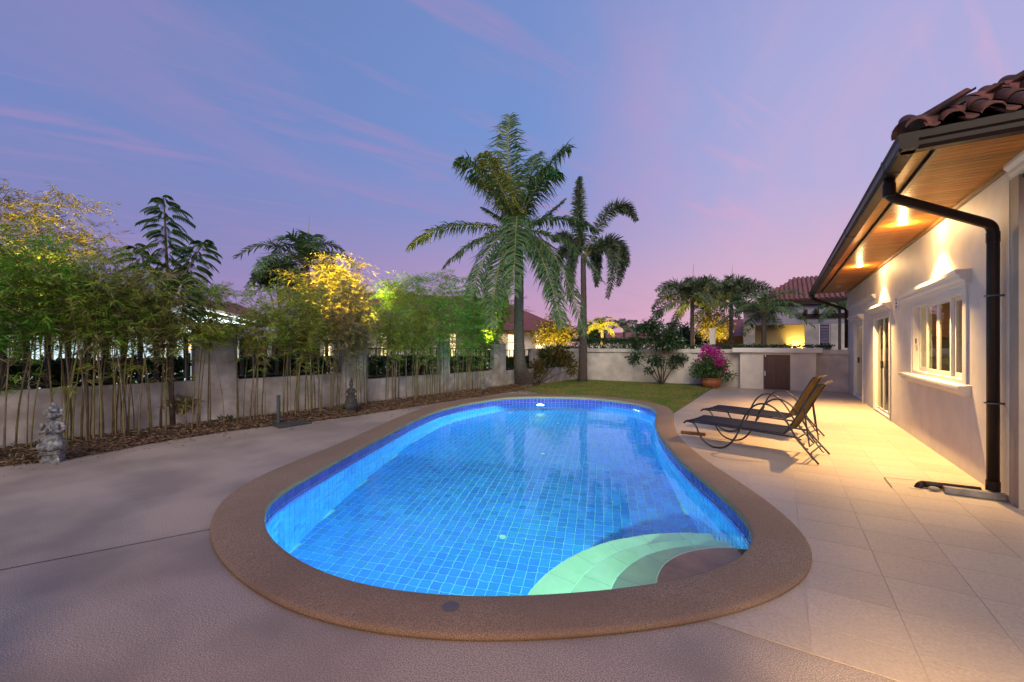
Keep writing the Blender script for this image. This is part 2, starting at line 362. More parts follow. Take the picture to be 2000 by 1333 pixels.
OUTER_PX = [(414,1043),(421.5,1070),(442.6,1101),(481,1133.7),(519.6,1158.7),(570,1183),(650,1208),(740,1226),(840,1237),(1000,1240),(1097.5,1236),(1195,1227),(1292.5,1215.6),(1390,1197.7),(1455,1181.5),(1520,1155.5),(1562,1132.7),(1585,1111),(1591,1090),(1588,1068),(1575,1046),(1552,1020),(1520,994),(1455,946),(1417,921),(1380,898),(1350,874),(1325,848),(1316,823),(1315,806),(1300,793),(1262,784),(1199,776),(1136,771.5),(1060,769.5),(990,772),(929,779),(878,785.5),(835.6,794),(793,808.4),(742,829.5),(674,860),(598,891),(532,916),(466,948),(433,980),(416.5,1013)]
CZ = .04; ZW = -.155
NI = 264
IN, PER = catmull([gp(x, y, CZ) for x, y in INNER_PX], NI); IN = smooth_loop(IN, 10)
OUTP, _ = catmull([gp(x, y, CZ) for x, y in OUTER_PX], 400); OUTP = smooth_loop(OUTP, 6)
area = .5*np.sum(IN[:, 0]*np.roll(IN[:, 1], -1)-np.roll(IN[:, 0], -1)*IN[:, 1])
if area < 0: IN = IN[::-1].copy()
def normals(Q):
    t = nrm(np.roll(Q, -1, 0)-np.roll(Q, 1, 0)); return np.c_[t[:, 1], -t[:, 0]]      # outward for CCW
NR = normals(IN)
def ray_w(p, n):
    A = OUTP; B = np.roll(OUTP, -1, 0); d = B-A
    den_ = n[0]*d[:, 1]-n[1]*d[:, 0]; den_[abs(den_) < 1e-9] = 1e-9
    w = A-p; t = (w[:, 0]*d[:, 1]-w[:, 1]*d[:, 0])/den_; s_ = (w[:, 0]*n[1]-w[:, 1]*n[0])/den_
    ok = (s_ >= 0) & (s_ <= 1) & (t > .05); return t[ok].min() if ok.any() else .4
CW = np.array([ray_w(IN[i], NR[i]) for i in range(NI)]); CW = np.clip(CW, .3, .62)
for _ in range(30): CW = .25*np.roll(CW, 1)+.5*CW+.25*np.roll(CW, -1)
MIDC = IN+NR*(CW*.5)[:, None]; OUTC = IN+NR*CW[:, None]
def inside(Q, P):                       # P (n,2)
    P = np.atleast_2d(P); x, y = P[:, 0:1], P[:, 1:2]; a = Q; b = np.roll(Q, -1, 0)
    c = ((a[:, 1] > y) != (b[:, 1] > y)) & (x < (b[:, 0]-a[:, 0])*(y-a[:, 1])/(b[:, 1]-a[:, 1]+1e-12)+a[:, 0])
    return c.sum(1) % 2 == 1
def ring_mesh(mb, Q, Nn, prof_fn, mi=0):
    n = len(Q); rings = [[tuple(Q[i]+Nn[i]*o)+(z,) for o, z in prof_fn(i)] for i in range(n)]; k = len(rings[0])
    V = [p for r_ in rings for p in r_]; F = []
    for i in range(n):
        j = (i+1) % n
        for a in range(k-1): F.append((i*k+a, i*k+a+1, j*k+a+1, j*k+a))
    mb.add(V, F, mi)
pool = thing('swimming_pool', 'kidney shaped pool lined with blue tiles and edged by brown stone coping', 'pool', (-3, 6, 0))
mb = MB()
ring_mesh(mb, IN, NR, lambda i: [(.03, -.028), (.004, -.024), (-.004, -.006), (.0, .02), (.012, .035), (.035, CZ), (CW[i]-.03, CZ), (CW[i]-.01, .034), (CW[i], .02), (CW[i]-.002, .004), (CW[i]-.03, .0)])
mb.build('coping', M['coping'], pool, smooth=True)
# shell behind the tiles
AX = (-math.sin(R(20)), math.cos(R(20))); EX = (math.cos(R(20)), math.sin(R(20)))     # pool axis
def loc2(x, y): return x*EX[0]+y*EX[1], x*AX[0]+y*AX[1]
def wor2(a, b): return a*EX[0]+b*AX[0], a*EX[1]+b*AX[1]
BRK = 6.88
def zf(b): return -1.22 if b >= BRK else -1.22-(BRK-b)*.075
mb = MB(); ring_mesh(mb, IN, NR, lambda i: [(.026, -.026), (.026, -1.75)])
mb.build('pool_wall', M['grout'], pool)
mb = MB(); c0, c1_ = loc2(-7, 1)[0]-2, 4.2
P_ = []
for a, b in ((-6, 0), (4, 0), (4, BRK), (-6, BRK), (4, 13.6), (-6, 13.6)): P_.append((*wor2(a, b), zf(b)-.004))
mb.add(P_, [(0, 1, 2, 3), (3, 2, 4, 5)]); mb.build('pool_floor', M['grout'], pool)
# floor tiles on a grid turned with the pool; the nearest ones are separate parts
TS = .107; cells = []
la, lb = zip(*[loc2(*p) for p in IN])
for i in range(int(min(la)/TS)-2, int(max(la)/TS)+3):
    for j in range(int(min(lb)/TS)-2, int(max(lb)/TS)+3):
        cells.append(((i+.5)*TS, (j+.5)*TS))
cw_ = np.array([wor2(*c) for c in cells]); ok = inside(IN+NR*.03, cw_)
cells = [(c, w) for c, w, o in zip(cells, cw_, ok) if o]
STC = (0.0, 3.25); STR = [.76, 1.09, 1.42, 1.80]; STZ = [ZW-.03, ZW-.36, ZW-.62, ZW-.88]
cells = [(c, w) for c, w in cells if math.hypot(w[0]-STC[0], w[1]-STC[1]) > STR[3]-.05]
cells.sort(key=lambda q: math.hypot(*q[1]) if math.hypot(*q[1]) > 3.3 else 99)
def tile_geom(h, dz, t=.004, e=.003):
    return [(-h,-h,-t),(h,-h,-t),(h,h,-t),(-h,h,-t),(-h+e,-h+e,0),(h-e,-h+e,0),(h-e,h-e,0),(-h+e,h-e,0)], [(4,5,6,7),(0,1,5,4),(1,2,6,5),(2,3,7,6),(3,0,4,7)]
hv, hf = tile_geom((TS-.0075)/2, 0)
tmb = MB().add(hv, hf); tme = tmb.mesh('floor_tile', M['pool_o'])
for k, (c, w) in enumerate(cells[:300]):
    o = link('floor_tile', tme, pool, (w[0], w[1], zf(c[1])), R(20))
    if c[1] < BRK: o.rotation_euler = (R(4.29), 0, R(20))
mb = MB()
for c, w in cells[300:]:
    V = []
    for x, y, z in hv:
        X, Y = wor2(c[0]+x, c[1]+y); V.append((X, Y, zf(c[1]+y)+z))
    mb.add(V, hf)
stuff(mb.build('floor_tiles', M['pool'], pool))
# wall tiles: columns follow the curve; the ones nearest the eye on the left wall are separate parts
WIN, per2 = catmull(IN+NR*.02, 230)
NC = int(round(per2/.103)); WIN, _ = catmull(IN+NR*.02, NC); WN = normals(WIN)
if np.dot(WN[0], WIN[0]-WIN.mean(0)) < 0: WN = -WN
sep = []; rest = MB(); trm = MB()
for i in range(NC):
    a = WIN[i]; b = WIN[(i+1) % NC]; c = (a+b)/2; t = b-a; ln = np.linalg.norm(t); t = t/ln
    nn_ = (WN[i]+WN[(i+1) % NC])/2; nn_ /= np.linalg.norm(nn_); zb = zf(loc2(*c)[1])
    r_ = 0
    while True:
        z1 = -.030-r_*.103; z0 = max(z1-.103, zb)
        if z1-z0 < .02: break
        h = (ln-.0075)/2; zz0, zz1 = z0+.0038, z1-.0038
        near = c[0] < -3.6 and c[1] < 6.5
        pt = lambda s, z, o: (c[0]+t[0]*s+nn_[0]*o, c[1]+t[1]*s+nn_[1]*o, z)
        V = [pt(-h, zz0, .004), pt(h, zz0, .004), pt(h, zz1, .004), pt(-h, zz1, .004), pt(-h+.003, zz0+.003, 0), pt(h-.003, zz0+.003, 0), pt(h-.003, zz1-.003, 0), pt(-h+.003, zz1-.003, 0)]
        F = [(4,5,6,7),(0,1,5,4),(1,2,6,5),(2,3,7,6),(3,0,4,7)]
        if r_ < 2: trm.add(V, F)
        elif near and len(sep) < 300 and r_ < 14:
            sep.append((c, math.atan2(t[1], t[0]), (z0+z1)/2, h, (zz1-zz0)/2))
        else: rest.add(V, F)
        r_ += 1
wme = MB().add([(x, (0 if i > 3 else .004), y) for i, (x, y, z) in enumerate(hv)], hf).mesh('wall_tile', M['pool_o'])
h0 = (TS-.0075)/2
for c, an, zc, h, hz in sep:
    o = link('wall_tile', wme, pool, (c[0], c[1], zc), an+math.pi if False else an); o.scale = (h/h0, 1, hz/h0)
    # the face looks into the pool
    o.rotation_euler = (0, 0, an+math.pi)
stuff(rest.build('wall_tiles', M['pool'], pool)); stuff(trm.build('waterline_tiles', M['trim_tile'], pool))
# corner steps: four concentric treads
def arc_pts(r, n=40):
    return [(STC[0]+r*math.cos(a), STC[1]+r*math.sin(a)) for a in np.linspace(0, 2*math.pi, n, endpoint=False)]
lim = IN+NR*.025
for k, (r_, z) in enumerate(zip(STR, STZ)):
    # build only the slice of the round tread that lies inside the pool
    C_ = arc_pts(r_, 120); ins = inside(lim, np.array(C_))
    idx = [i for i in range(120) if ins[i]]
    if not idx: continue
    st = next((i for i in idx if not ins[i-1]), idx[0]); run = []
    i = st
    while ins[i % 120] and len(run) < 120: run.append(C_[i % 120]); i += 1
    ext = lambda p, s: (STC[0]+(p[0]-STC[0])*s, STC[1]+(p[1]-STC[1])*s)
    a0 = math.atan2(run[0][1]-STC[1], run[0][0]-STC[0]); a1 = a0+len(run)*2*math.pi/120
    angs = np.linspace(a0-.06, a1+.06, 36)
    r0 = STR[k-1]-.03 if k else 0.0
    outer = [(STC[0]+r_*math.cos(a), STC[1]+r_*math.sin(a)) for a in angs]; inner = [(STC[0]+r0*math.cos(a), STC[1]+r0*math.sin(a)) for a in angs]
    mt_ = M['step_top' if k == 0 else 'step']; ro = r_-.012; P_ = lambda r, a, zz: (STC[0]+r*math.cos(a), STC[1]+r*math.sin(a), zz)
    F = []; V = []; n = len(angs)
    for a in angs: V += [P_(r0, a, z-.006), P_(r_-.014, a, z-.006), P_(r_-.014, a, -1.6)]
    for j in range(n-1): F += [(3*j, 3*j+1, 3*j+4, 3*j+3), (3*j+1, 3*j+2, 3*j+5, 3*j+4)]
    tr_ = MB().add(V, F).build('step_tread', M['concrete'], pool)
    nseg = max(2, int((angs[-1]-angs[0])*r_/.40)); da = (angs[-1]-angs[0])/nseg
    for g_ in range(nseg):
        aa = np.linspace(angs[0]+da*g_+.0022/r_, angs[0]+da*(g_+1)-.0022/r_, 8); V = []; F = []
        ri = max(r0, .02)
        for a in aa: V += [P_(ri, a, z), P_(ro, a, z), P_(r_, a, z-.010), P_(r_, a, z-.24)]
        for j in range(7):
            for q in range(3): F.append((4*j+q, 4*j+q+1, 4*j+q+5, 4*j+q+4))
        MB().add(V, F).build('tread_tile', mt_, tr_)
# fittings
def disc(name, m, c, r, h, parent, n=20, smooth=False):
    return MB().lathe([(r, -.004), (r, h*.6), (r*.85, h)], c, n).build(name, m, parent)
for px, py in ((982, 1057), (1060, 888), (1090, 827)):
    x, y = gp(px, py, ZW)[:2]; d_ = math.hypot(x, y); ti = d_/(EYE-ZW); si = math.sin(math.atan(ti))/1.333; zz = zf(loc2(x, y)[1])
    k_ = (d_+(ZW-zz)*math.tan(math.asin(si)))/d_; x *= k_; y *= k_
    disc('floor_inlet', M['plastic'], (x, y, zf(loc2(x, y)[1])), .038, .015, pool)
lidp = gp(880, 1185, CZ); disc('coping_lid', M['lid'], (lidp.x, lidp.y, CZ), .048, .004, pool, 32)
# underwater lamps in the end walls (lens in a white ring)
def pool_lamp(p, aim, energy, size=.16, col=(.36, 1.0, .90), spread=150, tag_='pool_lamp'):
    p = Vector(p); a = (Vector(aim)-p).normalized()
    q = a.to_track_quat('Z', 'Y').to_matrix()
    mb = MB()
    for r, h in ((.0, 0),): pass
    ring = MB().lathe([(.13, -.02), (.13, .006), (.115, .012), (.10, .004)], (0, 0, 0), 24)
    ring.v = [tuple(p+q@Vector(v_)) for v_ in ring.v]; o = ring.build(tag_, M['plastic'], pool)
    lens = MB().lathe([(.095, -.01), (.09, .008)], (0, 0, 0), 24); lens.v = [tuple(p+q@Vector(v_)) for v_ in lens.v]
    lens.build('lens', M['plamp'], o)
    light('AREA', 'pool_lamp_light', p+a*.03, energy, col, target=p+a, shape='DISK', size=size, spread=R(spread))
def wall_at(x, y, off=.0):
    i = np.argmin(np.hypot(IN[:, 0]-x, IN[:, 1]-y)); return IN[i]+NR[i]*(.02-off), -NR[i]
wp_, wn_ = wall_at(-5.75, 10.75)
pool_lamp((wp_[0]+wn_[0]*.01, wp_[1]+wn_[1]*.01, ZW-.30), (wp_[0]+wn_[0]*3, wp_[1]+wn_[1]*3, ZW-.75), 1750, col=(.36, 1.0, .70))
wp2, wn2 = wall_at(-1.9, 2.0)
pool_lamp((wp2[0]+wn2[0]*.01, wp2[1]+wn2[1]*.01, ZW-.15), (wp2[0]+wn2[0]*3-.6, wp2[1]+wn2[1]*3, ZW-1.0), 230, col=(.30, 1.0, .70))
# water surface
res = delaunay_2d_cdt([Vector(p) for p in IN+NR*.018], [], [list(range(NI))], 1, 1e-5)
wm = MB().add([(p.x, p.y, ZW) for p in res[0]], [f if True else f for f in res[2]])
wo = wm.build('water', M['water']); struct(wo)
for p in wo.data.polygons[:1]:
    if p.normal.z < 0: wo.data.flip_normals()
# ================================================================== GROUND
LOTX0, LOTX1, LOTY0, LOTY1 = -12.0, 9.0, -9.0, 20.0
n_ = NI; pts = [Vector(p) for p in MIDC]+[Vector(p) for p in ((LOTX0, LOTY0), (LOTX1, LOTY0), (LOTX1, LOTY1), (LOTX0, LOTY1))]
res = delaunay_2d_cdt(pts, [(i, (i+1) % n_) for i in range(n_)], [[n_, n_+1, n_+2, n_+3]], 1, 1e-5)
V = [(p.x, p.y, 0) for p in res[0]]
F = []
for f in res[2]:
    c = sum((res[0][i] for i in f), Vector((0, 0)))/len(f)
    if not inside(MIDC, np.array([[c.x, c.y]]))[0]: F.append(f)
deck = struct(MB().add(V, F).build('deck', M['deck']))
for p in deck.data.polygons[:1]:
    if p.normal.z < 0: deck.data.flip_normals()
# expansion joint across the deck
ja, jb = gp(-40, 1122), gp(424, 1032)
d_ = (jb-ja).normalized(); s_ = Vector((-d_.y, d_.x, 0))*.007
MB().add([ja-s_-d_*3+Vector((0,0,.002)), jb-s_+Vector((0,0,.002)), jb+s_+Vector((0,0,.002)), ja+s_-d_*3+Vector((0,0,.002))], [(0,1,2,3)]).build('expansion_joint', M['joint'], deck)
g = MB(); BIG = 420
for x0, x1, y0, y1 in ((-BIG, LOTX0, -BIG, BIG), (LOTX1, BIG, -BIG, BIG), (LOTX0, LOTX1, -BIG, LOTY0), (LOTX0, LOTX1, LOTY1, BIG)):
    g.add([(x0,y0,-.004),(x1,y0,-.004),(x1,y1,-.004),(x0,y1,-.004)], [(0,1,2,3)])
struct(g.build('ground', M['lawn']))
# stone tile terrace
TX, TY = .4325, .4125; X1T = 1.842
def terr_ok(x, y): return True
bed = MB(); cell = .12
x_edges = np.arange(-2.02, 1.86, cell)
def in_terrace(P):
    P = np.atleast_2d(P); x, y = P[:, 0], P[:, 1]
    rgt = (x > -1.995) & (x < 1.845) & (y > 2.52) & (y < 16.99)
    # right of the pool only
    leftpart = (y < 9.0) & (x < np.interp(y, [2.5, 3.3, 4.5, 6, 7.5, 9], [-1.2, -.3, -.4, -1.2, -1.8, -2.1]))
    return rgt & ~leftpart & ~inside(MIDC, P)
Xc = np.arange(-1.995, 1.845, .06); Yc = np.arange(2.52, 16.99, .12)
G = np.array([(x+.03, y+.06) for x in Xc for y in Yc]); okk = in_terrace(G)
for (x, y), k in zip(G, okk):
    if k: bed.add([(x-.03,y-.06,.003),(x+.03,y-.06,.003),(x+.03,y+.06,.003),(x-.03,y+.06,.003)], [(0,1,2,3)])
terrace = struct(bed.build('terrace', M['tile_joint']))
J0 = 2.785-TY; tiles = []
pm = MB(); hx, hy = TX/2-.0018, TY/2-.0018
full = MB().box(-hx, hx, -hy, hy, .001, .0055).mesh('paving_tile', M['paver'])
ntile = 0
for i in range(-7, 6):
    cx = .1314-TX/2+TX*i
    for j in range(0, 36):
        cy = J0+TY*(j+.5)
        x0, x1 = max(cx-hx, -1.99), min(cx+hx, X1T); y0, y1 = max(cy-hy, 2.523), min(cy+hy, 16.98)
        if x1-x0 < .03 or y1-y0 < .03: continue
        cor = np.array([(x0, y0), (x1, y0), (x1, y1), (x0, y1), ((x0+x1)/2, (y0+y1)/2)]); k = in_terrace(cor)
        if not k.any(): continue
        if k.all() and x1-x0 > 2*hx-.002 and y1-y0 > 2*hy-.002:
            link('paving_tile', full, terrace, (cx, cy, 0)); ntile += 1
        elif k.all():
            MB().box(x0, x1, y0, y1, .001, .0055).build('paving_tile', M['paver'], terrace); ntile += 1
        else:
            mb = MB(); nx = 7
            for a in range(nx):
                for b in range(nx):
                    xa, xb = x0+(x1-x0)*a/nx, x0+(x1-x0)*(a+1)/nx; ya, yb = y0+(y1-y0)*b/nx, y0+(y1-y0)*(b+1)/nx
                    if in_terrace([[(xa+xb)/2, (ya+yb)/2]])[0]: mb.add([(xa,ya,.0055),(xb,ya,.0055),(xb,yb,.0055),(xa,yb,.0055)], [(0,1,2,3)])
            if mb.f: mb.build('paving_tile', M['paver'], terrace); ntile += 1
# lawn
def in_lawn(P):
    P = np.atleast_2d(P); x, y = P[:, 0], P[:, 1]
    return (x < -2.0) & (x > -9.1+.1*y+.05) & (y > 8.9) & (y < 16.98) & ~((x < -6.3) & (y < 11.7+(-6.3-x)*.5)) & ~inside(MIDC, P) & ((y > 10.4) | (x > -3))
G = np.array([(x, y) for x in np.arange(-9.0, -1.99, .1) for y in np.arange(8.9, 17.0, .1)]); ok = in_lawn(G); lw = MB()
for (x, y), k in zip(G, ok):
    if k: lw.add([(x-.05,y-.05,.012),(x+.05,y-.05,.012),(x+.05,y+.05,.012),(x-.05,y+.05,.012)], [(0,1,2,3)])
struct(lw.build('lawn', M['lawn']))
n = 130000; P = np.c_[RNG.uniform(-9, -2.0, n), RNG.uniform(8.9, 16.95, n), np.full(n, .012)]
P = P[in_lawn(P[:, :2])]; P = P[~inside(OUTC, P[:, :2])]; n = len(P)
D = nrm(np.c_[RNG.normal(0, .45, n), RNG.normal(0, .45, n), np.ones(n)]); h = RNG.uniform(.025, .07, n)[:, None]; sd = nrm(np.c_[RNG.normal(size=(n, 2)), np.zeros(n)])*.006
V = np.stack([P-sd, P+sd, P+D*h], 1)
tag(stuff(quads_np('grass', V, M['grass'], None, 3)), 'short patchy green and straw grass between the pool and the rear wall', 'grass')
# mulch bed under the bamboo
def wall_x(y): return -9.3+.1*y
EDGE = [gp(x, y) for x, y in ((-250, 960), (0, 912), (115, 900), (300, 866), (450, 842), (600, 825), (700, 812), (850, 788), (940, 775), (985, 768))]
ey = np.array([p.y for p in EDGE]); ex = np.array([p.x for p in EDGE]); o_ = np.argsort(ey); ey, ex = ey[o_], ex[o_]
def edge_x(y): return np.interp(y, ey, ex)
mb = MB(); ys = np.linspace(-2.5, 13.8, 160); K = 12; V = []
for y in ys:
    x0 = wall_x(y)+.005; x1 = float(edge_x(y))+random.uniform(-.03, .03)
    for k in range(K+1):
        t = k/K; z = .006+.10*(math.sin(math.pi*min(1, t*1.0+.12)))**1.2*(1-t**3)+random.uniform(0, .02)*(1-t)
        V.append((x0+(x1-x0)*t, y, max(z, .004) if t < 1 else .004))
F = [(i*(K+1)+k, i*(K+1)+k+1, (i+1)*(K+1)+k+1, (i+1)*(K+1)+k) for i in range(len(ys)-1) for k in range(K)]
struct(MB().add(V, F).build('mulch_bed', M['mulch'], smooth=True))
n = 16000; y = RNG.uniform(-1, 13.6, n); t = RNG.beta(2.0, 1.1, n)*1.04; wx = -9.3+.1*y; exx = edge_x(y)
z = .02+.11*np.sin(np.pi*np.clip(t+.12, 0, 1))**1.2*np.clip(1-t**3, 0, 1)
P = np.c_[wx+(exx-wx)*t, y, z+RNG.uniform(0, .02, n)]
D = nrm(np.c_[RNG.normal(size=(n, 2)), RNG.normal(0, .22, n)])
tag(stuff(quads_np('leaf_litter', leaves(P, D, RNG.uniform(.05, .14, n), RNG.uniform(.008, .02, n)), M['litter'])), 'dry brown bamboo leaves lying along the foot of the left wall', 'leaf litter')
n = 350; P = np.c_[RNG.uniform(-8.6, -6.2, n), RNG.uniform(11.2, 13.8, n), np.full(n, .05)]; D = nrm(np.c_[RNG.normal(size=(n, 2)), RNG.normal(0, .15, n)])
tag(stuff(quads_np('leaf_litter', leaves(P, D, RNG.uniform(.06, .2, n), RNG.uniform(.01, .03, n)), M['litter'])), 'dry brown litter scattered on the grass round the coconut palm', 'leaf litter')

n = 260; y = RNG.uniform(0, 12, n); P = np.c_[edge_x(y)+np.abs(RNG.normal(0, .28, n)), y, np.full(n, .004)]; P = P[~inside(OUTC, P[:, :2])]; n = len(P)
D = nrm(np.c_[RNG.normal(size=(n, 2)), RNG.uniform(.0, .12, n)])
tag(stuff(quads_np('leaf_litter', leaves(P, D, RNG.uniform(.03, .09, n), RNG.uniform(.006, .014, n)), M['litter'])), 'few single dry leaves blown onto the deck beside the bamboo bed', 'leaf litter')
# ================================================================== THE VILLA
HX = 1.842; ZS = 3.19; GX = .90
villa = thing('villa', 'cream villa with timber soffit, clay tile roof and dark gutter along the right side', 'house', (HX, 9, 0))
OPEN = [(7.06, 9.37, 1.04, 2.17), (11.09, 12.71, 0.0, 2.17), (14.35, 15.80, 0.0, 2.13)]
mb = MB(); ycur = 5.93
for y0, y1, z0, z1 in OPEN:
    mb.box(HX, HX+.18, ycur, y0, -.02, 3.3)
    if z0 > 0: mb.box(HX, HX+.18, y0, y1, -.02, z0)
    mb.box(HX, HX+.18, y0, y1, z1, 3.3); ycur = y1
mb.box(HX, HX+.18, ycur, 17.35, -.02, 3.3)
mb.build('wall', M['white'], villa)
MB().box(HX+.003, 5.5, 5.75, 5.93, -.02, 3.06).build('end_wall', M['end_shade'], villa)
MB().box(HX, HX+.18, 4.82, 5.928, 3.055, 3.3).build('cornice_beam', M['trim'], villa)
MB().prof_y([(HX-.05, 3.19), (HX-.05, 3.16), (HX-.02, 3.13), (HX-.02, 3.10), (HX, 3.08), (HX, 3.19)], 4.82, 5.9).build('cornice_moulding', M['trim'], villa)
MB().box(HX+.18, 7.5, 4.82, 5.75, 3.10, 3.14).build('porch_ceiling', M['trim'], villa)
MB().box(HX+.03, HX+.07, 4.9, 5.94, 3.02, 3.054).box(HX+.07, 6.5, 5.70, 5.745, 3.02, 3.054).build('awning_frame', M['black'], villa)
# plank soffit
pl = MB().box(GX+.285, HX-.045, -.0435, .0435, 0, .012).mesh('soffit_plank', M['soffit']); y = 4.86
while y < 17.3:
    link('soffit_plank', pl, villa, (0, y, ZS)); y += .0965
po = MB()
for y0 in np.arange(4.8, 17.2, 2.1):
    MB().box(GX+.055, GX+.20, y0, min(y0+2.09, 17.3), ZS-.004, ZS+.008).build('edge_plank', M['soffit'], villa)
MB().box(GX+.205, GX+.235, 4.86, 17.3, ZS+.03, ZS+.04).box(GX+.05, HX+.1, 4.78, 17.4, ZS+.041, ZS+.06).build('soffit_vent', M['black'], villa)
MB().box(GX+.238, GX+.28, 4.86, 17.3, ZS-.012, ZS+.01).build('soffit_batten', M['timber'], villa)
MB().box(HX-.042, HX-.004, 5.93, 17.3, ZS-.04, ZS-.001).build('wall_batten', M['timber'], villa)
MB().box(HX-.042, HX-.055+.05, 4.86, 5.928, ZS-.02, ZS+.012).build('wall_batten', M['timber'], villa)
# fascia + gutters
gprof = [(GX+.05, 3.10), (GX-.045, 3.10), (GX-.07, 3.125), (GX-.07, 3.19), (GX-.085, 3.215), (GX-.07, 3.22), (GX-.058, 3.20), (GX+.05, 3.20)]
MB().prof_y(gprof, 4.66, 17.42).build('gutter', M['brown_metal'], villa)
for y in (5.25, 8.0, 10.7, 13.4, 16.0):
    MB().prof_y([(x-(.004 if x < GX else -.0), z+(.004 if z > 3.15 else -.004)) for x, z in gprof], y, y+.06).build('gutter_joint', M['brown_metal'], villa)
fp = [(4.80, 3.10), (4.715, 3.10), (4.69, 3.125), (4.69, 3.16), (4.67, 3.175), (4.67, 3.235), (4.685, 3.24), (4.80, 3.22)]
MB().prof_x(fp, GX-.065, 7.5).build('front_fascia', M['brown_metal'], villa)
MB().box(GX+.05, HX-.05, 4.80, 4.855, ZS-.03, ZS+.02).build('front_batten', M['timber'], villa)
# roof: front slope in single clay tiles, hip caps, long slope joined
PT = math.tan(R(31)); RX0, RY0, RZ0 = GX-.06, 4.68, 3.245
def zr_front(y): return RZ0+(y-RY0)*PT
deckm = MB(); TOP = 4.2
deckm.add([(RX0,RY0,RZ0-.03),(8,RY0,RZ0-.03),(8,RY0+TOP,RZ0-.03+TOP*PT),(RX0+TOP,RY0+TOP,RZ0-.03+TOP*PT),(RX0,17.45,RZ0-.03),(RX0+TOP,17.45,RZ0-.03+TOP*PT),(8,17.45,RZ0-.03+TOP*PT)],
          [(0,1,2,3),(4,0,3,5),(3,2,6,5)]); deckm.build('roof_deck', M['roof'], villa)
def barrel(L_=.40, w=.215, n=9):
    mb = MB(); V = []; F = []
    prof = []
    for k in range(n+1):
        a = math.pi*k/n; prof.append((-w*.30*math.cos(a)-w*.12, .062*math.sin(a)))
    prof += [(w*.27, -.010), (w*.40, -.018), (w*.53, -.006)]
    m_ = len(prof)
    for yy, sc, dz in ((0, 1.0, .022), (L_, .92, 0)):
        for x, z in prof: V.append((x*sc, yy, z*sc+dz))
        for x, z in prof: V.append((x*sc, yy, z*sc+dz-.014))
    for k in range(m_-1):
        F += [(k, k+1, 2*m_+k+1, 2*m_+k), (k+1, k, m_+k, m_+k+1)]
    mb.add(V, F); return mb
bt = barrel(); btm = bt.mesh('roof_tile', M['roof'], True); sl = math.atan(PT)
for r_ in range(7):
    for c_ in range(20):
        dy = r_*.33; x = RX0+.12+c_*.215
        if x < RX0+dy*math.cos(sl)+.10 or x > 4.9: continue
        o = link('roof_tile', btm, villa, (x, RY0-.03+dy*math.cos(sl), RZ0+dy*math.sin(sl))); o.rotation_euler = (sl, random.uniform(-.02, .02), random.uniform(-.015, .015))
hm = MB(); V = []; F = []
for j, (l_, rr) in enumerate(((0, .125), (.01, .135), (.42, .105))):
    for k in range(11):
        a = math.pi*k/10; V.append((rr*math.cos(a), l_, rr*math.sin(a)*.9))
for j in range(2):
    for k in range(10): F.append((j*11+k, j*11+k+1, (j+1)*11+k+1, (j+1)*11+k))
F.append(tuple(range(11)))
hme = hm.add(V, F).mesh('hip_tile', M['roof'], True); hv_ = Vector((1, 1, PT)).normalized()
for k in range(12):
    o = link('hip_tile', hme, villa, Vector((RX0+.06, RY0+.05, RZ0+.0))+hv_*(.36*k))
    yv = hv_; xv = yv.cross(Vector((0, 0, 1))).normalized(); zv = xv.cross(yv)
    o.rotation_euler = Matrix((xv, yv, zv)).transposed().to_euler()
mb = MB()
for c_ in range(58):
    for r_ in range(12):
        y = RY0+.12+c_*.215; dx = r_*.33*math.cos(sl)
        if y < RY0+dx+.1: continue
        for_v = []
        rot = Matrix.Rotation(-R(90), 3, 'Z') @ Matrix.Rotation(sl, 3, 'X')
        mb.add([tuple(rot@Vector(v_)+Vector((RX0+.10+dx, y, RZ0+.05+r_*.33*math.sin(sl)))) for v_ in bt.v], bt.f)
stuff(mb.build('roof_tiles', M['roof'], villa, smooth=True))
# recessed downlights
for (lx, ly) in ((1.45, 7.92), (1.45, 11.70), (1.45, 15.5)):
    dl = MB().lathe([(.055, 0), (.06, -.006), (.05, -.008), (.04, .0)], (lx, ly, ZS-.001), 20).build('downlight', M['plastic'], villa)
    if ly < 15:
        MB().lathe([(.036, -.002), (.034, .001)], (lx, ly, ZS-.004), 16).build('lens', M['lamp_w'], dl)
        light('POINT', 'downlight_glow', (lx, ly, ZS-.045), 50, (1, .60, .24), shadow_soft_size=.012)
        light('SPOT', 'downlight_beam', (lx, ly, ZS-.02), 1800 if ly < 9 else 2300, (1, .60, .21), target=(lx-.22, ly, 0), spot_size=R(98), spot_blend=1.0, shadow_soft_size=.03)
# downpipes
def bend(pts, rad=.07, n=5):
    out = [Vector(pts[0])]
    for i in range(1, len(pts)-1):
        p = Vector(pts[i]); a = (Vector(pts[i-1])-p).normalized(); b = (Vector(pts[i+1])-p).normalized()
        for k in range(n+1):
            t = k/n; out.append((p+a*rad)*(1-t)**2+p*2*t*(1-t)+(p+b*rad)*t*t)
    out.append(Vector(pts[-1])); return out
pp = [(GX-.005, 5.43, 3.11), (GX-.005, 5.43, 2.93), (1.765, 6.03, 2.67), (1.765, 6.03, .075)]
dp = MB().tube(bend(pp, .08), .046, 14).build('downpipe', M['brown_metal'], villa, smooth=True)
MB().tube([(1.765, 6.03, .075), (1.765, 6.03, .17)], .052, 14).build('pipe_socket', M['brown_metal'], dp)
MB().tube([(1.765, 6.03, 2.50), (1.765, 6.03, 2.60)], .050, 14).build('pipe_socket', M['brown_metal'], dp)
MB().tube([(GX-.005, 5.43, 2.93), (GX-.005, 5.43, 3.05)], .052, 14).build('pipe_socket', M['brown_metal'], dp)
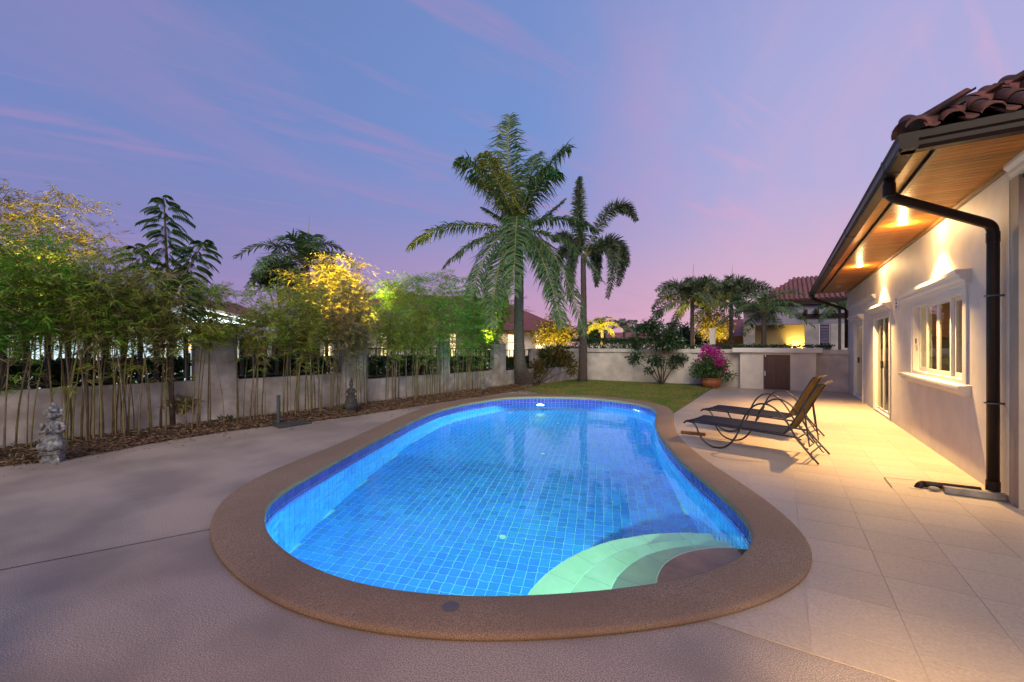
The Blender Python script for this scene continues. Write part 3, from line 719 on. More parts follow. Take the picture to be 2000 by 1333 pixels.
for z in (.93, 1.98): MB().tube([(1.765+.058*math.cos(a), 6.03+.058*math.sin(a), z) for a in np.linspace(0, 6.28, 13)[:-1]], .008, 6, closed=True).box(1.81, HX, 6.022, 6.038, z-.01, z+.01).build('pipe_bracket', M['steel'], dp)
MB().tube(bend([(1.70, 6.10, .045), (1.30, 6.08, .045), (1.24, 6.06, .045), (1.22, 6.05, -.03)], .04), .033, 10).build('drain_pipe', M['brown_metal'], dp, smooth=True)
MB().tube(bend([(GX, 16.95, 3.11), (GX, 16.95, 3.0), (1.78, 17.05, 2.62), (1.78, 17.05, 1.4)], .06), .045, 10).build('downpipe', M['brown_metal'], villa, smooth=True)
# mouldings
def hood(name, y0, y1, z0, h=.16, d=.12, parent=villa):
    x = HX
    prof = [(x, z0), (x-d*.35, z0), (x-d*.4, z0+h*.25), (x-d*.7, z0+h*.38), (x-d*.75, z0+h*.6), (x-d, z0+h*.72), (x-d, z0+h), (x, z0+h)]
    return MB().prof_y(prof, y0, y1).build(name, M['trim'], parent)
hood('wall_moulding', 12.6, 17.2, 2.56, .10, .07)
# window
def window_unit(y0, y1, z0, z1, npane, kind, hood_y, sill=True, open_near=0):
    w = MB(); fw = .06; x0, x1 = HX-.012, HX+.10
    w.box(x0, x1, y0, y0+fw, z0, z1).box(x0, x1, y1-fw, y1, z0, z1).box(x0+.001, x1, y0+fw, y1-fw, z1-fw, z1).box(x0+.001, x1, y0+fw, y1-fw, z0, z0+fw*.8)
    o = w.build(kind, M['trim'], villa)
    iy0, iy1 = y0+fw, y1-fw; pw = (iy1-iy0)/npane; sw = .045
    for k in range(npane):
        a, b = iy0+pw*k, iy0+pw*(k+1); xo = .03 if k in (0, npane-1) else .058
        if npane == 4: xo = .028 if k in (1, 2) else .062
        X0, X1 = HX+xo, HX+xo+.03; zb, zt = z0+fw*.8+.002, z1-fw-.002
        s_ = MB().box(X0, X1, a, a+sw, zb, zt).box(X0, X1, b-sw, b, zb, zt).box(X0+.001, X1-.001, a+sw, b-sw, zt-sw, zt).box(X0+.001, X1-.001, a+sw, b-sw, zb, zb+sw*1.3)
        s_.build('sash', M['trim'], o)
        MB().box(X0+.012, X0+.018, a+sw, b-sw, zb+sw*1.3, zt-sw).build('pane', M['glass'], o)
    hy0, hy1, hz0 = hood_y; hood('window_hood' if sill else 'door_hood', hy0, hy1, hz0, .17 if sill else .14, .13)
    if sill:
        MB().prof_y([(HX, z0-.13), (HX-.05, z0-.13), (HX-.07, z0-.09), (HX-.10, z0-.07), (HX-.11, z0-.045), (HX-.11, z0-.015), (HX, z0-.002)], y0-.19, y1+.42).build('window_sill', M['trim'], villa)
        MB().box(HX-.02, HX-.001, y0-.09, y0-.004, z0, z1+.002).box(HX-.02, HX-.001, y1+.004, y1+.09, z0, z1+.002).box(HX-.021, HX-.001, y0-.09, y1+.09, z1+.003, z1+.05).build('window_surround', M['trim'], villa)
    else:
        MB().box(HX-.02, HX-.001, y0-.09, y0-.004, 0.012, z1+.002).box(HX-.02, HX-.001, y1+.004, y1+.09, 0.012, z1+.002).build('door_surround', M['trim'], villa)
        ym = (y0+y1)/2
        for s_ in (-.06, .06):
            MB().box(HX-.012, HX+.02, ym+s_-.012, ym+s_+.012, 1.0, 1.16).build('handle', M['black'], o)
    return o
win = window_unit(7.06, 9.37, 1.04, 2.17, 4, 'window', (6.88, 9.98, 2.20))
for y in (9.22, 9.33): MB().box(HX-.004, HX+.01, y-.006, y+.006, 1.52, 1.6).build('latch', M['steel'], win)
window_unit(11.09, 12.71, .012, 2.17, 2, 'glass_door', (10.98, 13.1, 2.20), False)
window_unit(14.35, 15.80, .012, 2.13, 2, 'glass_door', (14.2, 16.2, 2.16), False)
# vent
vt = MB().box(HX-.012, HX-.001, 10.35, 10.62, 2.16, 2.46).build('wall_vent', M['trim'], villa)
for k in range(4): MB().box(HX-.016, HX-.0125, 10.44, 10.53, 2.19+k*.065, 2.225+k*.065).build('slot', M['black'], vt)
# rooms behind the glass
mb = MB(); mb.box(HX+.18, 5.4, 6.2, 6.25, 0, 2.7).box(HX+.18, 5.4, 10.2, 10.3, 0, 2.7).box(5.35, 5.4, 6.25, 10.2, 0, 2.7).box(HX+.18, 5.4, 6.25, 10.2, 2.7, 2.75).box(HX+.18, 5.4, 6.25, 10.2, -.02, .02)
mb.build('kitchen_room', M['inwall'], villa)
mb = MB(); mb.box(HX+.18, 5.4, 10.35, 10.4, 0, 2.6).box(HX+.18, 5.4, 16.9, 17, 0, 2.6).box(5.35, 5.4, 10.4, 16.9, 0, 2.6).box(HX+.18, 5.4, 10.4, 16.9, 2.6, 2.65).box(HX+.18, 5.4, 10.4, 16.9, -.02, .01)
mb.build('living_room', M['inwall'], villa)
def drape(name, x, y0, y1, z0, z1, m, parent):
    n = int((y1-y0)/.03); V = []; F = []
    for k in range(n+1):
        y = y0+(y1-y0)*k/n; xx = x+.025*math.sin(k*1.3)+.01*math.sin(k*.37)
        V += [(xx, y, z0), (xx, y, z1)]
    F = [(2*k, 2*k+2, 2*k+3, 2*k+1) for k in range(n)]
    return MB().add(V, F).build(name, m, parent)
for a, b in ((11.1, 11.55), (12.1, 12.7), (14.4, 15.0)):
    tag(drape('curtain', HX+.30, a, b, .03, 2.3, M['curtain'], None), {11.1: 'pale curtain behind the near edge of the brightly lit glass door', 12.1: 'pale curtain behind the far leaf of the brightly lit glass door', 14.4: 'pale curtain behind the furthest glass door'}[a], 'curtain', 'curtains behind the glass doors')
cab = thing('kitchen_cabinet', 'brown timber wall cupboards seen through the kitchen window', 'cabinet', (3.2, 10.0, 1.6))
for k in range(5): MB().box(2.06+k*.55, 2.06+k*.55+.54, 9.80, 10.19, 1.62, 2.45).build('cabinet_door', M['cab'], cab, bevel=.006)
MB().box(2.06, 5.3, 9.80, 10.19, 1.58, 1.60).build('cabinet_base', M['cab'], cab)
cnt = thing('kitchen_counter', 'pale kitchen counter with sink below the patterned tiles', 'counter', (3.2, 9.9, 0))
MB().box(2.05, 5.3, 9.55, 10.19, .96, 1.0).build('worktop', M['trim'], cnt); MB().box(2.07, 5.3, 9.6, 10.19, .02, .958).build('cupboard', M['cab'], cnt)
MB().box(2.05, 5.3, 10.17, 10.195, 1.01, 1.57).build('tiled_splashback', M['splash'], cnt)
c2 = thing('kitchen_counter', 'kitchen worktop with white basin directly inside the window', 'counter', (2.4, 8, 0))
MB().box(2.03, 2.6, 6.4, 9.5, .90, .94).build('worktop', M['trim'], c2); MB().box(2.05, 2.56, 6.4, 9.5, .02, .898).build('cupboard', M['cab'], c2)
MB().box(2.12, 2.5, 7.9, 8.5, .942, 1.10).build('basin', M['plastic'], c2, bevel=.02)
tp = MB().tube(bend([(2.45, 8.2, .95), (2.45, 8.2, 1.38), (2.25, 8.05, 1.38), (2.25, 8.05, 1.26)], .07), .012, 8).build('tap', M['steel'], None, smooth=True)
tag(tp, 'arched metal kitchen tap standing at the basin inside the window', 'tap')
light('AREA', 'room_light', (3.6, 8.3, 2.65), 55, (1, .72, .40), target=(3.6, 8.3, 0), size=.6)
light('AREA', 'room_light', (3.6, 13.2, 2.55), 45, (1, .78, .48), target=(3.6, 13.2, 0), size=.6)
# garden room behind the camera: its lit doorway throws the warm patch over the near paving
gr = thing('garden_room', 'cream garden room with a wide lit doorway facing the pool behind the viewer', 'building', (0, -2, 0))
MB().box(-2.2, -.7, -1.15, -1.0, 0, 2.72).box(1.55, 4.2, -1.15, -1.0, 0, 2.72).box(-.7, 1.55, -1.15, -1.0, 2.15, 2.72).box(-2.2, -2.05, -4.2, -1.15, 0, 2.72).box(4.05, 4.2, -4.2, -1.15, 0, 2.72).box(-2.2, 4.2, -4.35, -4.2, 0, 2.72).build('wall', M['white'], gr)
MB().box(-2.3, 4.3, -4.45, -.95, 2.72, 2.8).build('roof', M['roof'], gr)
MB().tube([(.65, -1.82, 2.68), (.65, -1.82, 2.72)], .01, 6).build('lamp_cord', M['black'], gr)
cl = MB().lathe([(.06, .1), (.12, .06), (.12, .05), (.04, .05)], (.65, -1.82, 2.58), 20).build('ceiling_lamp', M['lamp_o'], gr)
light('POINT', 'room_light', (.65, -1.82, 2.56), 500, (1, .66, .33), shadow_soft_size=.10)
light('SPOT', 'room_light', (.65, -1.80, 2.56), 9500, (1, .68, .34), target=(1.7, 2.9, 0), spot_size=R(46), spot_blend=1.0, shadow_soft_size=.10)  # extra spot added to brighten the near right corner, no fixture of its own
# ------------------------------------------------------------------ small things by the wall
blk = MB().box(1.40, 1.838, 5.93, 5.995, .011, .075).build('kerb_block', M['concrete'], None, bevel=.006); tag(blk, 'narrow cast concrete kerb lying along the drain pipe under the downpipe', 'kerb')
rk = MB().ellip((0, 0, 0), (.055, .03, .022), 8, 5).build('stone', M['concrete'], None, loc=(1.335, 5.99, .030)); rk.rotation_euler = (0, .1, .3); tag(rk, 'small broken lump of pale concrete at the end of the drain pipe', 'stone')
h1, h2, h3 = gp(1727, 933, .012), gp(1742, 952, .012), gp(1790, 938, .012)
hm_ = MB()
def strip(a, b, w):
    d = (b-a).normalized(); s_ = Vector((-d.y, d.x, 0))*w/2; hm_.add([a-s_, b-s_, b+s_, a+s_], [(0, 1, 2, 3)])
strip(h1, h2, .012); strip(h1, h3, .010); strip(gp(1775, 953, .012), gp(1800, 956, .012), .014)
hm_.build('drain_hatch', M['joint'], terrace)
bk = MB().box(-1.41, -1.03, 7.58, 7.64, .011, .055).build('timber_offcut', M['timber'], None, bevel=.004); tag(bk, 'short brown timber batten lying on the paving under the nearer lounger', 'timber')
# ================================================================== SUN LOUNGERS
def lounger(name, label, loc, rz):
    t = thing(name, label, 'sun lounger', (0, 0, 0), 'sun loungers side by side on the terrace')
    w = .33
    side_path = [(.06,.335),(.12,.325),(.17,.27),(.21,.17),(.28,.075),(.37,.025),(.46,.012),(.56,.035),(.65,.11),(.72,.22),(.77,.34),(.81,.46),(.87,.58),(.95,.665),(1.04,.70),(1.14,.685),(1.24,.61),(1.33,.49),(1.40,.36),(1.46,.26),(1.67,.012)]
    def cr(P, n=4):
        P = [Vector((p[0], 0, p[1])) for p in P]; out = []
        for i in range(len(P)-1):
            a, b, c, d = P[max(i-1, 0)], P[i], P[i+1], P[min(i+2, len(P)-1)]
            for k in range(n):
                u_ = k/n; out.append(.5*((2*b)+(-a+c)*u_+(2*a-5*b+4*c-d)*u_*u_+(-a+3*b-3*c+d)*u_**3))
        return out+[P[-1]]
    for s_ in (-1, 1):
        MB().tube([(p.x, s_*(w+.015), p.z) for p in cr(side_path)], .0125, 8).build('side_frame', M['lframe'], t, smooth=True)
        MB().tube([(p.x, s_*w, p.z) for p in cr([(-.03,.30),(.0,.322),(.06,.335),(.5,.332),(1.0,.32),(1.42,.305)])], .0125, 8).build('seat_rail', M['lframe'], t, smooth=True)
        MB().tube([(p.x, s_*(w-.035), p.z) for p in cr([(1.27,.315),(1.34,.40),(1.62,.93),(1.67,.985),(1.71,1.0)])], .0125, 8).build('back_rail', M['lframe'], t, smooth=True)
        r = MB().tube([(1.42, s_*(w-.05), .31), (1.60, s_*(w-.05), .05), (1.62, s_*(w-.05), .04)], .010, 6)
        for k in range(4):
            z = .28-k*.055; x = 1.44+k*.038; r.box(x, x+.035, s_*(w-.05)-.006, s_*(w-.05)+.006, z-.012, z+.006)
        r.build('rack', M['lframe'], t)
    cb = MB()
    for x, z in ((.06, .325), (.62, .322), (1.05, .312), (1.44, .29)): cb.tube([(x, -w, z), (x, w, z)], .010, 6)
    cb.tube([(1.58, -w-.01, .125), (1.58, w+.01, .125)], .010, 6); cb.build('cross_bar', M['lframe'], t)
    MB().tube([(1.71, -w+.035, 1.0), (1.71, w-.035, 1.0)], .011, 6).build('back_bar', M['lframe'], t)
    MB().tube([(1.36, -w+.035, .46), (1.36, w-.035, .46)], .009, 6).build('back_bar', M['lframe'], t)
    MB().tube([(1.50, -w+.06, .70), (1.56, -w+.06, .20), (1.56, w-.06, .20), (1.50, w-.06, .70)], .009, 6).build('prop', M['lframe'], t)
    def sling(path, hw, name, fm='fabric'):
        P = cr(path, 5); V = []; F = []; m_ = 7
        for p in P:
            for k in range(m_):
                v_ = -1+2*k/(m_-1); V.append((p.x, v_*hw, p.z-.012*(1-v_*v_)))
        for i in range(len(P)-1):
            for k in range(m_-1): F.append((i*m_+k, i*m_+k+1, (i+1)*m_+k+1, (i+1)*m_+k))
        o = MB().add(V, F).build(name, M[fm], t, smooth=True); s = o.modifiers.new('thickness', 'SOLIDIFY'); s.thickness = .004; return o
    sling([(-.035,.305),(.0,.335),(.06,.350),(.5,.346),(1.0,.334),(1.28,.326)], w+.004, 'seat')
    sling([(1.285,.345),(1.35,.425),(1.62,.945),(1.67,.997),(1.70,1.01)], w-.03, 'backrest', 'fabric_lit')
    t.location = loc; t.rotation_euler = (0, 0, rz)
    return t
lounger('sun_lounger', 'nearer of the two dark mesh sun loungers, closest to the camera', (-1.135, 7.21, .010), R(-13.5))
lounger('sun_lounger', 'further dark mesh sun lounger, standing behind the other one', (-1.09, 8.62, .010), R(-15))
# ================================================================== REAR WALL AND PUMP HOUSE
rw = thing('rear_wall', 'pale rendered wall with recessed panels at the far end of the garden', 'wall', (-3, 17.1, 0))
MB().box(-9.0, -7.66+.12, 17.02, 17.2, -.02, 1.30).box(-7.54, 1.838, 17.02, 17.2, -.02, 1.2).build('wall_panel', M['render'], rw)
for x0, x1 in ((-7.62, -7.35), (-5.72, -5.42), (-3.06, -2.80)): MB().box(x0, x1, 16.985, 17.02, -.02, 1.2).build('pier', M['render'], rw)
MB().box(-7.7, 1.838, 16.95, 17.24, 1.2, 1.34).build('wall_coping', M['render'], rw, bevel=.01)
ph = thing('pump_house', 'low cream pump house with flat slab roof and small dark door', 'shed', (-.1, 16.9, 0))
D0, D1, DH = -.47, .29, 1.17; YF = 16.75
MB().box(-1.17, D0, YF, 16.984, 0.0, 1.24).box(D1, .99, YF, 16.984, 0, 1.24).box(D0, D1, YF, 16.984, DH, 1.24).build('wall', M['white'], ph)
MB().box(-1.40, 1.15, YF-.12, 16.945, 1.241, 1.395).build('roof_slab', M['trim'], ph, bevel=.01)
dr = MB().box(D0, D1, YF+.03, YF+.07, .012, DH-.001).build('door', M['door'], ph)
for i in range(2):
    for z0, z1 in ((.12, .55), (.62, 1.06)):
        xa = D0+.10+i*.31; MB().box(xa, xa+.25, YF+.015, YF+.029, z0, z1).build('door_panel', M['door'], dr, bevel=.01)
MB().box(D0+.03, D0+.06, YF+.0, YF+.028, .46, .62).build('handle', M['plastic'], dr)
MB().tube([(D0+.06, YF-.02, 1.10), (D0+.06, YF-.02, 1.2)], .02, 8).build('wall_tap', M['plastic'], ph)
MB().tube([(-.78, YF-.01, 1.08), (-.78, YF-.01, 1.22)], .012, 8).build('conduit', M['plastic'], ph)
hs = MB(); pts = []
for k in range(60):
    t_ = k/59; pts.append((-4.1+1.7*t_+.05*math.sin(t_*20), 16.8+.06*math.sin(t_*13), .05+.015*math.sin(t_*9)))
pts += [(-2.35, 16.93, .1), (-2.38, 16.95, .5), (-2.40, 16.95, .78)]
tag(MB().tube(pts, .012, 6).build('garden_hose', M['hose'], None, smooth=True), 'blue hose lying along the foot of the rear wall beside the bougainvillea pot', 'hose')
# ================================================================== LEFT BOUNDARY WALL AND FENCE
def wl(y, off=0.0): return Vector((wall_x(y)-off, y, 0))
def wbox(mb, y0, y1, z0, z1, o0, o1):
    """block along the slanting boundary, o = distance outward from its garden face"""
    a, b = wl(y0), wl(y1); n = Vector((-1, .1, 0)).normalized(); P = []
    for z in (z0, z1): P += [a+n*o0+Vector((0,0,z)), b+n*o0+Vector((0,0,z)), b+n*o1+Vector((0,0,z)), a+n*o1+Vector((0,0,z))]
    return mb.add(P, [(0,1,2,3),(7,6,5,4),(4,5,1,0),(5,6,2,1),(6,7,3,2),(7,4,0,3)])
bw = thing('boundary_wall', 'stained rendered low wall with tall piers along the left side behind the bamboo', 'wall', (-8.7, 6, 0))
BAYS = [(-2.2, 3.48, .85, 1.68), (4.16, 6.34, .83, 1.62), (6.98, 9.44, .65, 1.42), (9.78, 11.80, .64, 1.40), (12.43, 14.03, .60, 1.33), (14.94, 16.98, .57, 1.25)]
for y0, y1, z, _ in BAYS: wbox(MB(), y0-.001, y1+.001, -.02, z, .02, .18).build('low_wall', M['render_old'], bw)
for y0, y1, z in ((-2.8, -2.2, 1.86), (3.48, 4.16, 1.86), (6.34, 6.98, 1.84), (9.44, 9.78, 1.60), (11.80, 12.43, 1.53), (14.03, 14.94, 1.36)):
    wbox(MB(), y0, y1, -.02, z, 0, .2).build('pier', M['render_old'], bw)
names = ['black metal fence bay at the far left, behind the praying statue', 'black metal fence bay between the two tall piers', 'black metal fence bay behind the dark statue', 'black metal fence bay left of the smallest statue', 'black metal fence bay beside the coconut palm trunk', 'black metal fence bay nearest the rear corner']
for (y0, y1, z, zt), lab in zip(BAYS, names):
    fe = thing('metal_fence', lab, 'fence', ((wall_x((y0+y1)/2)), (y0+y1)/2, z), 'black metal fence bays on the left wall')
    wbox(MB(), y0+.004, y1-.004, zt-.03, zt, .08, .12).build('rail', M['black'], fe); wbox(MB(), y0+.004, y1-.004, z+.05, z+.08, .08, .12).build('rail', M['black'], fe)
    n = max(2, int((y1-y0)/.21)); st_ = (y1-y0)/n
    sm = wbox(MB(), -.035 if z > .8 else -.012, .035 if z > .8 else .012, z+.08, zt-.03, .085, .115).mesh('slat', M['black'])
    for k in range(n):
        yc = y0+st_*(k+.5); link('slat', sm, fe, (.1*yc, yc, 0))
# ================================================================== STATUES, PARASOL FOOT
def remesh(o, vs=.006):
    r = o.modifiers.new('merge', 'REMESH'); r.mode = 'VOXEL'; r.voxel_size = vs; r.use_smooth_shade = True; return o
def statue(loc, rz, hgt, m, label, kind):
    t = thing('stone_statue', label, 'statue', loc, 'carved stone statues along the bamboo bed')
    k = hgt/.80; sq = .84; X = lambda v_: Vector((v_[0]*k, v_[1]*k, v_[2]*k))
    rot = Matrix.Rotation(rz, 3, 'Z')
    def put(mb, name, vs=None):
        mb.v = [tuple(rot@(Vector((v_[0]*sq, v_[1]*sq, v_[2]))*k)+Vector(loc)) for v_ in mb.v]
        o = mb.build(name, m, t, smooth=bool(vs)); 
        return remesh(o, vs*k) if vs else o
    b = MB().lathe([(.15, 0), (.155, .03), (.135, .06), (.13, .09), (.16, .11), (.165, .145), (.145, .155)], (0, 0, 0), 4, rot=math.pi/4, sq=False)
    put(b, 'plinth')
    if kind == 'pray':
        g = MB().ellip((0, .01, .23), (.15, .13, .095), 14, 9).ellip((0, 0, .30), (.11, .10, .08), 12, 8)
        for s_ in (-1, 1): g.ellip((s_*.085, -.07, .215), (.075, .075, .055), 12, 8).ellip((s_*.05, -.125, .195), (.045, .03, .035), 8, 6)
        for a in range(9):
            th_ = -math.pi*.9+a*math.pi*.8/8; g.ellip((.13*math.cos(th_), .12*math.sin(th_), .18), (.028, .028, .03), 6, 5)
        put(g, 'lotus_seat', .008)
        f_ = MB().ellip((0, .015, .42), (.078, .06, .11), 12, 8).ellip((0, .012, .49), (.105, .05, .045), 12, 8).ellip((0, .01, .35), (.09, .07, .05), 12, 8)
        for s_ in (-1, 1):
            f_.tube([(s_*.10, .01, .495), (s_*.135, -.01, .43), (s_*.125, -.05, .385), (s_*.06, -.095, .40), (s_*.015, -.115, .43)], [.034, .03, .027, .022, .018], 8)
            f_.ellip((s_*.014, -.118, .455), (.013, .016, .042), 8, 6)
        f_.tube([(0, .01, .50), (0, 0, .56)], [.04, .036], 8).ellip((0, -.005, .60), (.058, .062, .070), 14, 10)
        f_.ellip((0, -.068, .595), (.010, .014, .018), 6, 5).ellip((0, -.058, .57), (.022, .010, .007), 8, 5)
        for s_ in (-1, 1): f_.ellip((s_*.024, -.056, .612), (.013, .008, .006), 6, 4).ellip((s_*.060, .0, .59), (.014, .02, .04), 6, 5)
        put(f_, 'figure', .0055)
        c = MB().lathe([(.066, 0), (.072, .015), (.06, .03), (.055, .05), (.042, .07), (.04, .085), (.02, .105), (.005, .125)], (0, 0, .640), 14)
        for s_ in (-1, 1): c.ellip((s_*.085, .01, .635), (.03, .014, .045), 8, 6)
        c.ellip((0, .05, .62), (.085, .02, .08), 10, 6)
        put(c, 'crown')
    else:
        g = MB().lathe([(.16, .14), (.168, .19), (.15, .235), (.158, .26), (.13, .30), (.11, .345), (.085, .37)], (0, 0, 0), 14)
        put(g, 'bell_base')
        f_ = MB().ellip((0, .0, .40), (.085, .075, .06), 12, 8).ellip((0, 0, .48), (.065, .05, .085), 12, 8).ellip((0, 0, .54), (.08, .045, .035), 10, 7)
        for s_ in (-1, 1): f_.tube([(s_*.075, 0, .54), (s_*.10, -.02, .48), (s_*.07, -.06, .45), (s_*.02, -.075, .46)], [.024, .022, .019, .016], 8).ellip((s_*.07, -.04, .385), (.05, .045, .03), 8, 6)
        f_.tube([(0, 0, .56), (0, 0, .60)], [.03, .028], 8).ellip((0, -.004, .635), (.045, .048, .052), 12, 8).ellip((0, -.05, .63), (.008, .01, .013), 6, 5)
        for s_ in (-1, 1): f_.ellip((s_*.046, 0, .63), (.011, .014, .028), 6, 5)
        put(f_, 'figure', .0055)
        c = MB().lathe([(.052, 0), (.056, .012), (.04, .03), (.03, .06), (.022, .09), (.008, .125)], (0, 0, .672), 12); put(c, 'crown')
    return t
statue((gp(86, 905).x, gp(86, 905).y+.08, 0), R(58), .80, M['stone'], 'pale grey praying statue with crown on a square plinth at the far left', 'pray')
statue((gp(678, 810).x, gp(678, 810).y+.1, 0), R(60), .80, M['stone_d'], 'dark weathered statue on a bell shaped base in front of the second pier', 'bell')
statue((gp(940, 768).x, gp(940, 768).y+.1, 0), R(60), .64, M['stone'], 'smallest grey statue, furthest away near the coconut palm', 'bell')
pb = thing('parasol_base', 'grey steel parasol foot with empty upright tube on a thin square plate', 'parasol base', (-7.85, 4.6, 0))
c0_, c1b, c2_, c3_ = gp(522, 829), gp(545, 838), gp(609, 828), gp(583, 820)
V = [tuple(c+Vector((0, 0, .004))) for c in (c0_, c1b, c2_, c3_)]+[tuple(c+Vector((0, 0, .035))) for c in (c0_, c1b, c2_, c3_)]
MB().add(V, [(0,3,2,1),(4,5,6,7),(0,1,5,4),(1,2,6,5),(2,3,7,6),(3,0,4,7)]).build('base_plate', M['steel'], pb, bevel=.004)
q_ = gp(544, 830); MB().tube([(q_.x, q_.y, .03), (q_.x, q_.y, .56)], .032, 14).build('tube', M['steel'], pb, smooth=False); MB().tube([(q_.x, q_.y, .035), (q_.x, q_.y, .09)], .042, 12).build('collar', M['steel'], pb)
# ================================================================== PALM BUILDER
def frond(crown, ctrl, tip, Lmax, n, m, parent, droop=.6, wid=.035, plume=False, rad=.018, name='frond', rr=None):
    A, B, C_ = (np.array(p, dtype=float) for p in (crown, ctrl, tip)); t = np.linspace(0, 1, 14)[:, None]
    cur = (1-t)**2*A+2*t*(1-t)*B+t*t*C_
    mb = MB(); mb.tube([Vector(p) for p in cur], [rad*(1-.85*i/13) for i in range(14)], 4, cap=False, mi=1)
    tt = np.linspace(.10, .995, n); T_ = tt[:, None]
    P = (1-T_)**2*A+2*T_*(1-T_)*B+T_**2*C_; tan = nrm(2*(1-T_)*(B-A)+2*T_*(C_-B))
    up = np.array([0, 0, 1.0]); sd = np.cross(tan, up); bad = np.linalg.norm(sd, axis=1) < .15; sd[bad] = np.array([1, .2, 0]); sd = nrm(sd); upn = nrm(np.cross(sd, tan))
    quads = []
    angs = [(-1, 0), (1, 0)] if not plume else [(math.cos(a), math.sin(a)) for a in (0, 1.05, 2.09, 3.14, 4.19, 5.24)]
    for ca, sa in angs:
        j = RNG.normal(0, .17, (n, 3)); Ln = Lmax*np.clip(np.sin(np.pi*(tt*.86+.10)), .12, 1)[:, None]**.6*RNG.uniform(.85, 1.12, (n, 1))
        d0 = nrm(sd*ca+upn*(sa if plume else .22)+tan*(.55 if not plume else .5)+j)
        lf = RNG.uniform(.5, 1.5, (n, 1))*droop
        p0 = P; p1 = P+d0*Ln*.5-up*Ln*.12*lf; p2 = p1+nrm(d0-up*lf*1.25)*Ln*.5
        wv = nrm(np.cross(d0, nrm(upn+j*2)))*wid*.5
        quads.append(np.stack([p0-wv*.5, p1-wv, p1+wv, p0+wv*.5], 1)); quads.append(np.stack([p1-wv, p2-wv*.12, p2+wv*.12, p1+wv], 1))
    Q = np.concatenate(quads); nv = len(mb.v); V = mb.v+[tuple(x) for x in Q.reshape(-1, 3)]
    F = mb.f+[tuple(nv+4*i+k for k in range(4)) for i in range(len(Q))]
    me = bpy.data.meshes.new(name); me.from_pydata(V, [], F); me.materials.append(m); me.materials.append(rr or M['rachis'])
    me.polygons.foreach_set('material_index', [1]*len(mb.f)+[0]*len(Q)); me.update()
    return link(name, me, parent)
def trunk_mesh(pts, rs, parent, m='trunk', n=14, rings=True):
    P = [Vector(p) for p in pts]; out = []; rr = []
    for i in range(len(P)-1):
        for k in range(10):
            t = k/10; out.append(P[i].lerp(P[i+1], t)); r_ = rs[i]+(rs[i+1]-rs[i])*t
            rr.append(r_*(1+(.05 if k % 2 else -.02)*(1 if rings else .3)))
    out.append(P[-1]); rr.append(rs[-1]); return MB().tube(out, rr, n).build('trunk', M[m], parent, smooth=True)
def lerp3(a, b, t): return tuple(a[i]+(b[i]-a[i])*t for i in range(3))
# big coconut palm (fronds laid out as the photograph shows them, each with its own reach in depth)
D0 = 14.4; base = gp(1024, 757); cp = thing('coconut_palm', 'tall coconut palm with arching fronds growing by the rear left end of the pool', 'palm tree', tuple(base))
cr0 = at(1012, 452, D0)
trunk_mesh([base+Vector((0,0,-.05)), base+Vector((0,0,.18)), at(1015, 715, D0), at(1013, 640, D0), at(1014, 540, D0), cr0], [.42, .34, .20, .17, .15, .14], cp)
FR = [  # tip px, py, ctrl px, py, depth offset, material
 (996,226,985,330,0,1.0,'palm'),(893,314,945,318,-.6,1.0,'palm'),(944,300,975,350,-1.2,.95,'palm_y'),(1114,290,1062,300,.4,1.0,'palm'),(1090,335,1050,330,-.9,.95,'palm'),(1052,300,1025,340,1.2,.95,'palm'),(915,350,965,350,.8,.8,'palm'),
 (941,405,975,425,.9,.4,'palm'),(1105,388,1060,432,.8,.4,'palm'),(797,487,862,412,.2,.62,'palm'),(868,522,925,455,-1.0,.62,'palm'),(915,610,945,450,-1.8,.7,'palm'),
 (960,640,968,470,-2.4,.7,'palm'),(1003,575,1010,355,-3.0,.75,'palm'),(1175,548,1105,440,-1.0,.7,'palm'),(1142,655,1090,450,-1.8,.75,'palm'),(1098,640,1062,470,-2.2,.75,'palm'),(1168,452,1095,405,.3,.6,'palm'),
 (1088,600,1060,460,1.8,.7,'palm'),(975,640,985,500,.9,.6,'palm_y')]
for tx, ty, cx, cy, dd, lm, mm in FR:
    frond(cr0+Vector((random.uniform(-.08,.08), random.uniform(-.08,.08), random.uniform(-.1,.15))), at(cx, cy, D0+dd*.55), at(tx, ty, D0+dd), lm, 110, M[mm], cp, droop=.85, wid=.05, rad=.03)
nu = MB()
for k in range(9):
    a = k*.7; nu.ellip(tuple(cr0+Vector((.2*math.cos(a), .2*math.sin(a), -.15-.06*(k % 3)))), (.085, .085, .11), 8, 6)
nu.build('coconuts', M['rachis'], cp)
sh = MB()
for k in range(14):
    a = k*.45; d = Vector((math.cos(a), math.sin(a), 0)); p = cr0+Vector((0, 0, -.25)); sh.tube([p+d*.08, p+d*.35+Vector((0,0,.1)), p+d*.5+Vector((0,0,-.3))], [.03, .015, .004], 4)
sh.build('dead_sheaths', M['litter'], cp)
